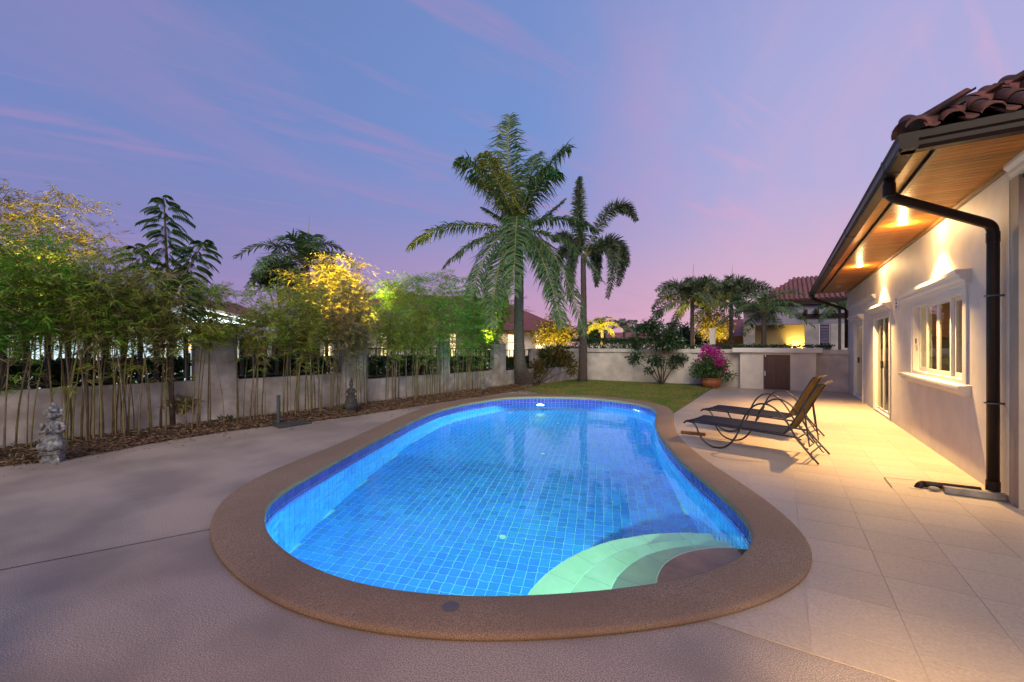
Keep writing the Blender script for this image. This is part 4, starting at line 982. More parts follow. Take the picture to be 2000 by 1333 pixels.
# foxtail palm right behind it
D1_ = 17.2; b2 = gp(1138, 744); b2 = at(1138, 744, D1_); b2.z = 0
fp_ = thing('foxtail_palm', 'slender grey foxtail palm standing right of the coconut palm', 'palm tree', tuple(b2)); c2v = at(1139, 505, D1_)
trunk_mesh([b2, at(1139, 660, D1_), at(1140, 590, D1_), c2v], [.19, .15, .12, .10], fp_)
for tx, ty, cx, cy, dd, lm in [(1133,346,1125,430,0,.42),(1243,432,1205,345,.0,.42),(1186,582,1225,420,-.8,.42),(1206,560,1240,440,.6,.42),(1226,520,1212,430,-.3,.42),(1086,540,1098,450,.3,.36),(1115,590,1110,450,-.8,.36),(1165,560,1170,450,1.2,.4),(1080,470,1105,440,.9,.34)]:
    frond(c2v, at(cx, cy, D1_+dd*.5), at(tx, ty, D1_+dd), lm, 95, M['palm_far'], fp_, droop=.35, wid=.045, plume=True, rad=.025)
def palm(name, label, base, h, r0, r1, nf, L_, lm, m, plume=False, lean=(0, 0), seed=1, droop=.6, up=.6, group=None, nl=34, spear=True, wid=.05, cat='palm tree', trunkm='trunk', dm=1.0):
    rs = random.Random(seed); t = thing(name, label, cat, tuple(base), group); base = Vector(base); top = base+Vector((lean[0], lean[1], h))
    trunk_mesh([base, base.lerp(top, .5)+Vector((-lean[0]*.1, 0, 0)), top], [r0, (r0+r1)/2, r1], t, trunkm, 10)
    for k in range(nf):
        a = k*2.399+rs.uniform(-.2, .2); e = up*(1-k/nf)*1.4-(.25*k/nf)+rs.uniform(-.1, .1); l = L_*rs.uniform(.85, 1.1)
        hd = Vector((math.cos(a), math.sin(a), 0)); ctrl = top+hd*l*.5*math.cos(e)+Vector((0, 0, l*(.5*math.sin(e)+.16)))
        tip = top+hd*l*.92*math.cos(e*.7)+Vector((0, 0, l*(math.sin(e)*.75-.42*dm)))
        frond(top, ctrl, tip, lm, nl, M[m] if isinstance(m, str) else m, t, droop=droop, wid=wid, plume=plume, rad=.022)
    if spear: MB().tube([top, top+Vector((.05, .1, L_*.75))], [.03, .006], 5).build('spear_leaf', M['rachis'], t)
    return t
def atz(px, py, d, z=0.0):
    p = at(px, py, d); p.z = z; return p
palm('foxtail_palm', 'foxtail palm with yellow lit inner fronds behind the rear wall left of the others', atz(1352, 680, 22), at(1352,592,22).z, .13, .09, 15, 2.7, .42, 'palm_far', True, seed=3, droop=.5, up=1.15, nl=44, wid=.05, group='foxtail palms behind the rear wall')
palm('foxtail_palm', 'foxtail palm with a long bare spear leaf behind the pump house', atz(1428, 680, 22), at(1428,592,22).z, .13, .09, 14, 2.6, .42, 'palm_far', True, seed=12, droop=.5, up=1.1, nl=44, wid=.05, group='foxtail palms behind the rear wall')
palm('young_palm', 'short young palm with broad spreading fronds directly behind the pump house roof', atz(1492, 680, 19), at(1492,612,19).z, .12, .09, 15, 2.15, .48, 'palm', False, seed=5, droop=.8, up=.75, nl=34, wid=.05, spear=False, dm=.8)
palm('areca_palm', 'dark feathery palm hanging in front of the neighbouring gable beside the villa', atz(1640, 680, 18.5), at(1640,600,18.5).z, .06, .05, 9, 1.25, .35, 'palm', False, seed=8, droop=1.1, up=.5, nl=26, spear=False)
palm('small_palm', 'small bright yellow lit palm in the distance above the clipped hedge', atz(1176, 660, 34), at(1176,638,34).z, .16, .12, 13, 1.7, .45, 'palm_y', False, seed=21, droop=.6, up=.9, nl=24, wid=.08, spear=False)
palm('distant_palm', 'dark distant palm just right of the yellow lit one', atz(1219, 660, 44), at(1219,640,44).z, .16, .12, 14, 2.2, .55, 'palm_far', False, seed=22, droop=.8, up=.9, nl=22, wid=.09, spear=False)
palm('fishtail_palm', 'dark palm with upright spiky fronds rising above the bamboo on the left', atz(598, 700, 16.5), at(592,520,16.5).z, .16, .12, 14, 2.6, .62, 'palm', False, seed=31, droop=.45, up=1.15, nl=48, wid=.055)
palm('banana_plant', 'dark plant with a few curled leaves rising behind the purple tiled roof', atz(1522, 690, 34), at(1522,585,34).z, .12, .09, 7, 1.9, .40, 'leaf_d', False, seed=44, droop=.3, up=.9, nl=26, wid=.16, spear=False, cat='plant')
# ================================================================== LEAFY THINGS
def leaf_cloud(name, lobes, n, ln, wd, m, parent=None, flat=.35, shell=.6, hang=0.0):
    P = []; D = []
    tot = sum(r[0]*r[1]*r[2] for _, r in lobes)
    for c, r in lobes:
        k = max(30, int(n*r[0]*r[1]*r[2]/tot)); d = nrm(RNG.normal(size=(k, 3))); rad = RNG.uniform(0, 1, (k, 1))**(1-shell*.6)
        wob = 1+.22*np.sin(d[:, :1]*7+c[0]*3)*np.cos(d[:, 1:2]*6+c[1]*5)+.1*RNG.normal(size=(k, 1))
        P.append(np.array(c)+d*rad*wob*np.array(r)); D.append(nrm(d+RNG.normal(0, .6, (k, 3))-np.array([0, 0, hang])))
    P = np.concatenate(P); D = np.concatenate(D); k = len(P)
    return quads_np(name, leaves(P, D, RNG.uniform(ln*.6, ln*1.25, k), RNG.uniform(wd*.7, wd*1.2, k)), m, parent)
def shrub(name, label, base, lobes_px, n, ln, wd, m, stems=5, cat='shrub', stem_r=.015, extra=None):
    t = thing(name, label, cat, tuple(base)); base = Vector(base); lob = []
    sm = MB()
    for px, py, d, rx, rz in lobes_px:
        c = at(px, py, d); lob.append((tuple(c), (rx, rx, rz)))
        mid = base.lerp(c, .5)+Vector((random.uniform(-.08, .08), random.uniform(-.08, .08), .05))
        sm.tube([base+Vector((random.uniform(-.05, .05), random.uniform(-.05, .05), 0)), mid, c], [stem_r*1.5, stem_r, stem_r*.4], 6)
    sm.build('stem', M['bark'], t, smooth=True); leaf_cloud('foliage', lob, n, ln, wd, M[m], t)
    return t
shrub('garden_shrub', 'dark glossy leaved shrub with thin forked stems in front of the rear wall', atz(1292, 752, 15.8), [(1285,610,15.8,.18,.22),(1275,640,15.6,.42,.32),(1300,665,15.9,.55,.36),(1245,668,15.8,.32,.28),(1240,700,15.6,.28,.22),(1325,700,16,.35,.16),(1282,705,15.5,.34,.22),(1268,725,15.4,.22,.10),(1250,640,15.9,.22,.28),(1310,640,15.9,.28,.2),(1315,715,15.8,.22,.12)], 4200, .13, .06, 'leaf_d')
shrub('croton_shrub', 'orange and green shrub between the two palms by the left corner', atz(1052, 752, 16.2), [(1050,715,16.2,.40,.24),(1072,690,16.3,.5,.28),(1100,700,16.3,.5,.30),(1118,720,16.2,.26,.30),(1040,735,16,.22,.14),(1090,685,16.3,.36,.22)], 2600, .12, .06, 'leaf_o')
t = shrub('bougainvillea', 'bougainvillea bush with magenta bracts growing in a round terracotta pot', atz(1386, 748, 14.9, .3), [(1386,725,14.9,.50,.28),(1368,715,14.8,.36,.22),(1402,712,14.9,.42,.22),(1385,700,14.9,.42,.18),(1420,735,14.8,.28,.2),(1358,728,14.9,.28,.16)], 3200, .08, .045, 'leaf_m')
lob = [(tuple(at(px, py, d)), (r, r, r*.7)) for px, py, d, r in ((1382,683,14.8,.26),(1396,690,14.7,.28),(1405,709,14.5,.20),(1372,694,14.8,.15),(1412,702,14.6,.16),(1366,706,14.6,.08),(1418,722,14.5,.07))]
leaf_cloud('bracts', lob, 1200, .055, .05, M['magenta'], t)
pt = MB().lathe([(.17, 0), (.27, .05), (.33, .16), (.34, .24), (.31, .30), (.33, .32), (.35, .35), (.31, .355), (.29, .31)], tuple(atz(1388, 752, 14.8, .0)), 24).build('plant_pot', M['terracotta'], t, smooth=True)
# clipped hedge and yellow lit bushes beyond the wall
def hedge(name, label, x0, x1, y0, y1, z0, z1, n, m, ln=.09, wd=.05, group=None):
    P = np.c_[RNG.uniform(x0, x1, n), RNG.uniform(y0, y1, n), RNG.uniform(z0, z1, n)]
    top = RNG.uniform(0, 1, n) < .4; P[top, 2] = z1+RNG.normal(0, .03, top.sum()); fr_ = RNG.uniform(0, 1, n) < .3
    P[fr_, 1] = y0+RNG.normal(0, .03, fr_.sum())
    D = nrm(RNG.normal(size=(n, 3))+np.array([0, -.3, .5])); o = quads_np(name, leaves(P, D, RNG.uniform(ln*.6, ln*1.3, n), RNG.uniform(wd*.7, wd*1.2, n)), M[m])
    return tag(o, label, 'hedge', group)
hedge('hedge', 'clipped green hedge standing behind the rear wall above its coping', -8.2, -3.3, 18.2, 19.4, .9, 1.72, 9000, 'hedge')
hedge('hedge', 'low hedge top showing behind the rear wall between shrub and pump house', -3.2, 1.6, 18.4, 19.0, .8, 1.45, 3000, 'hedge')
def fhedge(y0, y1, z1, label, n, m='hedge'):
    n = int(n*2.2)
    y = RNG.uniform(y0, y1, n); P = np.c_[-9.3+.1*y-RNG.uniform(.28, .75, n), y, RNG.uniform(.3, z1, n)]
    top = RNG.uniform(0, 1, n) < .4; P[top, 2] = z1+RNG.normal(0, .04, top.sum())
    D = nrm(RNG.normal(size=(n, 3))+np.array([.3, 0, .4])); o = quads_np('hedge', leaves(P, D, RNG.uniform(.08, .15, n), RNG.uniform(.045, .08, n)), M[m])
    tag(o, label, 'hedge', 'hedges behind the fence bays')
fhedge(-2.2, 3.5, 1.16, 'dark clipped hedge behind the fence bay at the far left', 6500)
fhedge(4.1, 6.4, 1.12, 'dark clipped hedge behind the fence between the two tall piers', 3000)
fhedge(6.9, 9.5, 1.08, 'dark clipped hedge behind the fence of the third bay', 3000)
fhedge(9.7, 11.9, 1.02, 'hedge lit from behind at the fence left of the smallest statue', 2500, 'leaf_m')
fhedge(12.4, 17.0, .95, 'dark clipped hedge behind the fence by the coconut palm', 3500)
def tree(name, label, base, lobes, n, ln, wd, m, r=.1, cat='tree', group=None):
    t = thing(name, label, cat, tuple(base), group); base = Vector(base); top = Vector(lobes[0][0])
    mb = MB().tube([base, base.lerp(top, .5)+Vector((.06, 0, 0)), top], [r, r*.7, r*.3], 8)
    for c, _ in lobes[1:]: mb.tube([base.lerp(top, random.uniform(.35, .7)), Vector(c)], [r*.45, r*.12], 6)
    mb.build('trunk', M['bark'], t, smooth=True); leaf_cloud('crown', lobes, n, ln, wd, M[m], t); return t
def pxl(*a): return [(tuple(at(px, py, d)), (rx, rx, rz)) for px, py, d, rx, rz in a]
tree('round_tree', 'dark round crowned tree left of the spiky palm above the bamboo', atz(545, 700, 18), pxl((545,528,18,.7,.5),(520,545,18,.55,.4),(575,545,18,.6,.5),(535,515,18,.4,.25),(590,570,18,.6,.6)), 5000, .16, .09, 'leaf_d', .12)
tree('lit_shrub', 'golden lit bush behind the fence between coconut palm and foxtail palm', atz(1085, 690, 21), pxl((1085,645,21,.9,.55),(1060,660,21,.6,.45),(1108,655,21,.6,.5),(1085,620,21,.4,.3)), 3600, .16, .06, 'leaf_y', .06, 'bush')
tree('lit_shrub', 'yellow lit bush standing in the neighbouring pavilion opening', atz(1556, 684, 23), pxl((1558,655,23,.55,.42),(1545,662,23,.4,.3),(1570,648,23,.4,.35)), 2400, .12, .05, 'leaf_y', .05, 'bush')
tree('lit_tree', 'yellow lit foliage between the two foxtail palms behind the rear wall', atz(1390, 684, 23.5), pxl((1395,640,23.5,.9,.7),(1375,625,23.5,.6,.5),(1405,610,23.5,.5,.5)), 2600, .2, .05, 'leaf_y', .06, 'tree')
tree('distant_tree', 'dark green trees far off left of the yellow lit distant palm', atz(1150, 665, 40), pxl((1150,650,40,1.2,.9),(1165,648,40,1.0,.6)), 1500, .35, .18, 'leaf_d', .1)
tree('dark_tree', 'dark foliage mass behind the neighbouring pavilion palm', atz(1330, 684, 26), pxl((1330,655,26,1.0,.7),(1310,660,26,.8,.5),(1360,662,26,.8,.5)), 2500, .22, .1, 'leaf_d', .08)
# young tree with pinnate leaves rising out of the bamboo
def compound_leaf(P0, dirv, L_, n, ln, wd, out):
    d = Vector(dirv).normalized(); side = d.cross(Vector((0, 0, 1))).normalized()
    for k in range(n):
        t = .25+.75*k/n; p = P0+d*L_*t+Vector((0, 0, -.7*L_*t*t))
        for s_ in (-1, 1):
            q = (side*s_+d*.45+Vector((0, 0, -.85))).normalized(); w = d*wd*.5; l = ln*(1-.35*abs(t-.6))
            out.append([p, p+q*l*.45+w, p+q*l+Vector((0, 0, -.03)), p+q*l*.45-w])
pt_ = thing('young_tree', 'young green tree with drooping pinnate leaves rising above the bamboo on the left', 'tree', tuple(atz(338, 855, 7.6)))
tb = atz(338, 850, 7.3); tp_ = at(320, 385, 7.6); forks = [(320,385,7.6),(400,470,7.7),(265,480,7.5),(360,540,7.2)]
mb = MB().tube([tb, at(330, 650, 7.4), at(326, 520, 7.55), tp_], [.045, .038, .026, .008], 8)
for px, py, d in forks[1:]: mb.tube([at(328, 600, 7.45), at((328+px)/2, (590+py)/2, 7.4), at(px, py, d)], [.022, .016, .006], 6)
mb.build('trunk', M['bark'], pt_, smooth=True); out = []
for bx, by, d, n in ((320,385,7.6,46),(400,470,7.7,36),(265,480,7.5,32),(360,540,7.2,34)):
    top = at(bx, by, d); bot = at(328+(bx-328)*.35, by+(150 if bx == 320 else 90), d)
    for k in range(n):
        p = top.lerp(bot, k/n); a = k*2.4+random.uniform(-.4, .4); e = .75-.9*k/n; compound_leaf(p, (math.cos(a), math.sin(a), e), (.20 if k < 4 else .40)*random.uniform(.7, 1.4), 12, .115, .032, out)
quads_np('foliage', np.array([[list(v_) for v_ in q] for q in out]), M['leaf_m'], pt_)
# ================================================================== BAMBOO
def zline(px):    # height of the bamboo mass along the wall
    return np.interp(px, [-200, 0, 60, 150, 200, 250, 300, 340, 400, 440, 500, 560, 620, 700, 760, 800, 850, 900, 950, 990], [455, 465, 470, 470, 480, 495, 535, 560, 565, 555, 545, 548, 545, 555, 590, 575, 540, 528, 535, 590])
def sprays(P0, D0_, L_, per, ln, wd):
    """twigs with alternate hanging leaves, all vectorised"""
    n = len(P0); t = np.tile(np.linspace(.15, 1, per), n); P = np.repeat(P0, per, 0); D = np.repeat(D0_, per, 0); LL = np.repeat(L_, per)[:, None]
    pos = P+D*LL*t[:, None]-np.array([0, 0, 1])*LL*.35*(t**2)[:, None]
    sg = np.tile(np.where(np.arange(per) % 2, 1, -1), n)[:, None]; sd = nrm(np.cross(D, RNG.normal(size=(n*per, 3))))
    dd = nrm(D+sd*.75*sg-np.array([0, 0, .38])); k = n*per
    return leaves(pos, dd, RNG.uniform(ln*.6, ln*1.2, k), RNG.uniform(wd*.7, wd*1.2, k), mid=.3)
def bamboo(px, py, d, nc, spread, m, label, nt, top=None, lean=.0, low=1.15, cm='culm', mix=.35):
    b = atz(px, py, d, .05); t = thing('bamboo_clump', label, 'bamboo', tuple(b), 'bamboo clumps along the left wall')
    ztop = (top if top is not None else at(px, zline(px), d).z); TW = []; TD = []
    ev = Vector((.1, 1, 0)).normalized()
    for k in range(nc):
        off = ev*random.uniform(-spread, spread)+Vector((random.uniform(-.14, .14), 0, 0)); p0 = b+off
        zt = ztop*random.uniform(.62, 1.03); ln_ = Vector((random.uniform(-.45, .6), random.uniform(-.6, .6), 0))
        pts = [p0+ln_*(q**1.9)*zt*.28+Vector((0, 0, zt*q)) for q in np.linspace(0, 1, 9)]
        r0 = random.uniform(.008, .016); cmb = MB(); rs = []; pp_ = []
        for i in range(8):
            for f_, rf in ((0, 1.0), (.06, 1.25), (.12, 1.0)):
                pp_.append(pts[i].lerp(pts[i+1], f_)); rs.append(r0*(1-.8*(i+f_)/8)*rf)
        pp_.append(pts[-1]); rs.append(.001); cmb.tube(pp_, rs, 5); cmb.build('culm', M[cm if random.random() < .7 else 'culm_d'], t, smooth=True)
        lo_ = low*random.uniform(.74, 1.15)
        for _ in range(nt//nc):
            q = lo_/zt+(1-lo_/zt)*random.random()**.75 if random.random() > .035 else random.uniform(.8/zt, 1.5/zt); q = min(q, .995)
            i = min(int(q*8), 7); p = pts[i].lerp(pts[i+1], q*8-i); TW.append(p); a = random.uniform(0, 6.28); TD.append((math.cos(a), math.sin(a), random.uniform(.0, .9)))
    TW = np.array([list(p) for p in TW]); TD = nrm(np.array(TD)); L_ = RNG.uniform(.18, .62, len(TW))*(.6+.4*np.clip((TW[:, 2]-low)/1.2, 0, 1))
    cut = int(len(TW)*(1-mix)); idx = RNG.permutation(len(TW)); A, B = idx[:cut], idx[cut:]
    stuff(quads_np('foliage', sprays(TW[A], TD[A], L_[A], 12, .13, .016), M[m], t))
    if len(B): stuff(quads_np('foliage', sprays(TW[B], TD[B], L_[B], 12, .12, .014), M['bleaf_b'], t))
    # bare twigs
    tw = MB()
    for i in range(0, len(TW), 6):
        p = Vector(TW[i]); dv = Vector(TD[i])*L_[i]; tw.tube([p, p+dv*.5+Vector((0,0,-.02)), p+dv+Vector((0, 0, -.3*L_[i]))], [.003, .002, .001], 3, cap=False)
    stuff(tw.build('twigs', M['culm_d'], t)); return t
def wd(px, off=.45):     # camera depth of the planting line
    a = (px-1000)/FPX; k = (a*CT-ST)/(CT+a*ST); y = (-9.3+off)/(k-.1); x = -9.3+off+.1*y; return -x*ST+y*CT
BB = [(-150, 7, .3, 'bleaf_g', 'bamboo clump cut off by the left edge of the picture'),
 (-40, 7, .3, 'bleaf_g', 'dense bamboo at the extreme left, left of the praying statue'),
 (48, 5, .3, 'bleaf_g', 'thin bamboo directly behind the praying statue'),
 (150, 14, .16, 'bleaf', 'thickest bamboo clump, just right of the praying statue'),
 (208, 12, .18, 'bleaf', 'bamboo clump with golden culms second right of the praying statue'),
 (262, 8, .18, 'bleaf', 'bamboo clump left of the tree trunk on the left wall'),
 (306, 6, .14, 'bleaf_b', 'sparse dry bamboo right beside the young tree trunk'),
 (385, 4, .2, 'bleaf', 'bamboo clump in front of the left edge of the first tall pier'),
 (428, 3, .15, 'bleaf', 'tall thin bamboo in the middle of the first tall pier'),
 (490, 9, .2, 'bleaf', 'bamboo clump left of the steel parasol foot'),
 (566, 8, .2, 'bleaf', 'bamboo clump right behind the steel parasol foot'),
 (610, 9, .22, 'bleaf', 'bamboo clump halfway between parasol foot and dark statue'),
 (655, 8, .2, 'bleaf_b', 'brownish bamboo immediately left of the dark statue'),
 (705, 12, .25, 'bleaf_b', 'dense bamboo in front of the second pier, right of the dark statue'),
 (772, 11, .28, 'bleaf', 'bamboo clump second right of the dark statue'),
 (820, 11, .3, 'bleaf', 'bamboo clump in the middle of the third fence bay'),
 (862, 12, .3, 'bleaf_g', 'bright green bamboo in front of the narrow third pier'),
 (902, 12, .35, 'bleaf_g', 'bright green bamboo left of the smallest statue'),
 (938, 8, .3, 'bleaf_g', 'green bamboo behind the smallest statue')]
for px, nc, sp, m, lab in BB:
    d = wd(px, .42); nt = int(np.interp(d, [5, 9, 14], [360, 400, 480])*(.45 if px in (385, 428) else 1)); b_ = d
    py = HZ+(EYE-.05)*FPX/d
    bamboo(px, py, d, nc, sp, m, lab, nt, low=float(np.interp(d, [6, 9, 13], [1.62, 1.45, 1.15])), mix=.22 if m != 'bleaf_b' else .1)
def tall_bamboo(px, py, d, zt, label, m, nc, nt, lean, spread=.3, q0=.42):
    b = atz(px, py, d, .05); t = thing('bamboo_clump', label, 'bamboo', tuple(b), 'tall lamp lit bamboo behind the left wall'); TW = []; TD = []
    for k in range(nc):
        p0 = b+Vector((random.uniform(-spread, spread), random.uniform(-spread, spread), 0)); z_ = zt*random.uniform(.6, 1.0); ln_ = Vector(lean)*random.uniform(.3, 1.3)+Vector((random.uniform(-.6, .6), random.uniform(-.6, .6), 0))
        pts = [p0+ln_*(q**2.4)+Vector((0, 0, z_*(q-.12*q**3))) for q in np.linspace(0, 1, 9)]
        MB().tube(pts, [.018*(1-.9*i/8)+.002 for i in range(9)], 5).build('culm', M['culm'], t, smooth=True)
        for _ in range(nt//nc):
            q = random.uniform(q0, .995); i = min(int(q*8), 7); TW.append(list(pts[i].lerp(pts[i+1], q*8-i))); a = random.uniform(0, 6.28); TD.append((math.cos(a), math.sin(a), random.uniform(-.1, .7)))
    TW = np.array(TW); TD = nrm(np.array(TD)); stuff(quads_np('foliage', sprays(TW, TD, RNG.uniform(.25, .8, len(TW)), 12, .15, .018), M[m], t)); return t
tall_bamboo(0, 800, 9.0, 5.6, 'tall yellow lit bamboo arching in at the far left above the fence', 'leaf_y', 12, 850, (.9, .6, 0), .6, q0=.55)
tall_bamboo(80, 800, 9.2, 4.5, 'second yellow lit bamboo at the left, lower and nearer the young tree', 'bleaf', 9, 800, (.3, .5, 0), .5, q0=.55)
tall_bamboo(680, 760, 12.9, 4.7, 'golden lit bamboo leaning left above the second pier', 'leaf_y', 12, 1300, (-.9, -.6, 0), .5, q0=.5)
tall_bamboo(735, 760, 12.6, 3.9, 'thin bamboo with sparse tips right of the golden lit one', 'bleaf', 5, 240, (.5, .5, 0))
tall_bamboo(830, 750, 13.8, 4.4, 'bamboo with long arching sprays reaching left of the coconut palm', 'bleaf_g', 10, 1200, (-1.1, -.6, 0))
tall_bamboo(940, 750, 14.6, 3.9, 'yellow green bamboo with bright patch just left of the coconut palm', 'bleaf_g', 9, 1200, (.2, .3, 0))
# climbing weeds and a small fern by the wall
for px, py, d, r, lab in ((440, 826, None, .16, 'small dark green fern at the foot of the first tall pier'), (675, 800, None, .14, 'low green weed beside the dark statue'), (355, 790, 7.5, .22, 'withered creeper hanging on the low wall left of the first pier')):
    if d is None: p = gp(px, py+6); d = -p.x*ST+p.y*CT
    c = at(px, py, d); o = leaf_cloud('fern', [(tuple(c), (r, r, r*.6))], 260, .12, .03, M['leaf_d' if 'fern' in lab else ('bleaf_b' if 'creeper' in lab else 'leaf_m')]); tag(o, lab, 'plant')
# ================================================================== NEIGHBOURS
def gable_window(parent, x0, x1, y, z0, z1, m, bars=1, fm='trim'):
    f_ = MB().box(x0, x1, y-.02, y+.02, z0, z0+.05).box(x0, x1, y-.02, y+.02, z1-.05, z1).box(x0, x0+.05, y-.02, y+.02, z0, z1).box(x1-.05, x1, y-.02, y+.02, z0, z1)
    for k in range(bars): xm = x0+(x1-x0)*(k+1)/(bars+1); f_.box(xm-.02, xm+.02, y-.019, y+.019, z0, z1)
    o = f_.build('window', M[fm], parent); MB().box(x0+.05, x1-.05, y+.003, y+.009, z0+.05, z1-.05).build('pane', M[m], o)
# left neighbour: white house with a fluorescent lit canopy
nh = thing('neighbour_house', 'white neighbouring house lit by cold light behind the left fence', 'house', (-14.5, 2, 0))
MB().box(-14.2, -14.0, -4, 6.6, 0, 2.2).build('wall', M['white'], nh)
for k, y in enumerate((-2.6, -.9, .8, 2.2, 3.6, 5.0)):
    f_ = MB().box(-13.99, -13.95, y, y+.05, .35, 1.75).box(-13.99, -13.95, y+.85, y+.9, .35, 1.75).box(-13.99, -13.95, y+.05, y+.85, 1.70, 1.75).box(-13.99, -13.95, y+.05, y+.85, .35, .40).box(-13.988, -13.95, y+.43, y+.47, .4, 1.7).build('window', M['trim'], nh)
    MB().box(-13.975, -13.965, y+.05, y+.85, .4, 1.7).build('pane', M['lit_c' if k in (0, 1, 3, 4, 5) else 'curtain'], f_)
MB().add([(-15.5,-4.5,2.9),(-13.0,-4.5,2.28),(-13.0,7.2,2.28),(-15.5,7.2,2.9)], [(0,1,2,3)]).add([(-18,-4.5,2.28),(-15.5,-4.5,2.9),(-15.5,7.2,2.9),(-18,7.2,2.28)], [(0,1,2,3)]).build('roof', M['roof_far'], nh)
MB().box(-14.0, -12.9, -4.4, 7.1, 2.18, 2.25).build('soffit', M['trim'], nh)
tb_ = MB().tube([(-13.3, 5.1, 2.13), (-13.3, 6.3, 2.13)], .025, 8).build('fluorescent_tube', M['tube_c'], nh)
light('AREA', 'tube_light', (-13.3, 5.7, 2.08), 30, (.80, 1, .96), target=(-13.3, 5.7, 0), shape='RECTANGLE', size=.1, size_y=1.2)
light('AREA', 'tube_light', (-13.3, 1.2, 2.10), 42, (.85, .95, 1), target=(-13.6, 1.2, 0), shape='RECTANGLE', size=.2, size_y=5)
G0 = at(372, 598, 9.9); eD = Vector((-.44*CT-.9*ST, -.44*ST+.9*CT, 0)).normalized(); sD = Vector((CT, ST, 0)); sD = (sD-eD*sD.dot(eD)).normalized()
cn = thing('lit_canopy', 'white gabled canopy with a bright fluorescent tube above the first tall pier', 'canopy', (G0.x, G0.y, 0))
for sg in (-1, 1):
    a, b = G0, G0+sD*sg*1.6+Vector((0, 0, -.40)); V = [a, b, b+eD*6, a+eD*6]; up_ = Vector((0, 0, .06))
    MB().add([*V, *[p+up_ for p in V]], [(0,1,2,3),(7,6,5,4),(0,4,5,1),(1,5,6,2),(2,6,7,3),(3,7,4,0)]).build('canopy_slope', M['trim'], cn)
    MB().tube([(b.x, b.y, 0), (b.x, b.y, b.z)], .05, 8).build('post', M['trim'], cn)
p1_, p2_ = G0+sD*.25+eD*.35+Vector((0,0,-.22)), G0+sD*.95+eD*1.2+Vector((0,0,-.36)); MB().tube([p1_, p2_], .028, 8).build('fluorescent_tube', M['tube_c'], cn)
light('AREA', 'tube_light', (p1_+p2_)/2+Vector((0,0,-.06)), 30, (.80, 1, .95), target=(p1_+p2_)/2+Vector((0,0,1)), size=1.2)
ln_ = MB()
lw_ = thing('wall_lantern', 'orange glowing louvred lantern beside the first tall pier', 'lantern', tuple(at(368, 672, 8.8)))
for k in range(3):
    c = at(368, 664+k*9, 8.8); MB().box(c.x-.05, c.x+.05, c.y-.05, c.y+.05, c.z-.028, c.z+.02).build('glowing_louvre', M['lamp_o'], lw_)
c = at(368, 655, 8.8); MB().box(c.x-.07, c.x+.07, c.y-.07, c.y+.07, c.z, c.z+.02).box(c.x-.03, c.x+.03, c.y-.03, c.y+.03, -.0, at(368, 690, 8.8).z).build('lantern_post', M['black'], lw_)
# brown timber fence further back
tf = thing('timber_fence', 'brown vertical board fence of the neighbour behind the second fence bay', 'fence', (-11.5, 7, 0)); A_, B_ = atz(474, 700, 12.5), atz(622, 700, 14.5)
for k in range(26):
    p = A_.lerp(B_, k/25); q = (B_-A_).normalized(); MB().obox(p+Vector((0, 0, .82)), q*.058, q.cross(Vector((0, 0, 1)))*.012, Vector((0, 0, .82+random.uniform(-.01, .01)))).build('board', M['darkwall'], tf)
MB().obox(A_.lerp(B_, .5)+Vector((0, 0, 1.70)), (B_-A_)*.5, Vector((.03, 0, 0)), Vector((0, 0, .03))).build('rail', M['black'], tf)
# middle neighbour: red hipped roof and lit garden doors
mh = thing('neighbour_house', 'red roofed neighbouring house with warm lit doors behind the coconut palm', 'house', tuple(atz(900, 690, 24)))
a0, a1 = atz(600, 690, 21), atz(1085, 690, 27); q = (a1-a0).normalized(); nn = Vector((-q.y, q.x, 0)); Lh = (a1-a0).length
def hq(s_, o, z): return a0+q*s_+nn*o+Vector((0, 0, z))
def hbox(mb, s0, s1, o0, o1, z0, z1): return mb.add([hq(s0,o0,z0),hq(s1,o0,z0),hq(s1,o1,z0),hq(s0,o1,z0),hq(s0,o0,z1),hq(s1,o0,z1),hq(s1,o1,z1),hq(s0,o1,z1)], [(0,3,2,1),(4,5,6,7),(0,1,5,4),(1,2,6,5),(2,3,7,6),(3,0,4,7)])
hbox(MB(), 0, Lh, 0, .2, 0, 2.35).build('wall', M['white'], mh); hbox(MB(), -.6, Lh+.6, -.7, .3, 2.3, 2.38).build('soffit', M['timber'], mh)
MB().add([hq(-.7,-.8,2.36),hq(Lh+.7,-.8,2.36),hq(Lh-2.6,3.2,4.6),hq(2.6,3.2,4.6),hq(Lh+.7,7,2.36),hq(-.7,7,2.36)], [(0,1,2,3),(1,4,2),(5,0,3),(4,5,3,2)]).build('roof', M['roof_far'], mh)
for k, pxs in enumerate(((632,646),(684,698),(744,756),(879,890),(925,945),(992,1008),(1046,1064))):
    ss = []
    for px in pxs:
        a = (px-1000)/FPX; ca = Vector((CT+0, ST, 0)); # intersect ray with facade line
        dx, dy = a*CT-ST, a*ST+CT; det = dx*(-q.y)-dy*(-q.x); s_ = (a0.x*0+ (dx*a0.y-dy*a0.x))/(dy*q.x-dx*q.y); ss.append(s_)
    s0, s1 = sorted(ss); w_ = hbox(MB(), s0-.06, s0, -.04, -.005, .2, 2.1); hbox(w_, s1, s1+.06, -.04, -.005, .2, 2.1); hbox(w_, s0, s1, -.04, -.005, 1.62, 1.68); o = w_.build('garden_door', M['trim'], mh)
    hbox(MB(), s0, s1, -.03, -.01, .2, 1.61).build('pane', M['lit_w'], o); hbox(MB(), s0, s1, -.03, -.01, 1.69, 2.1).build('pane', M['lit_w'], o)
c = hq(Lh*.75, -.5, 2.2); light('AREA', 'porch_light', c, 60, (1, .68, .34), target=c-Vector((0,0,1)), shape='RECTANGLE', size=9, size_y=.3)
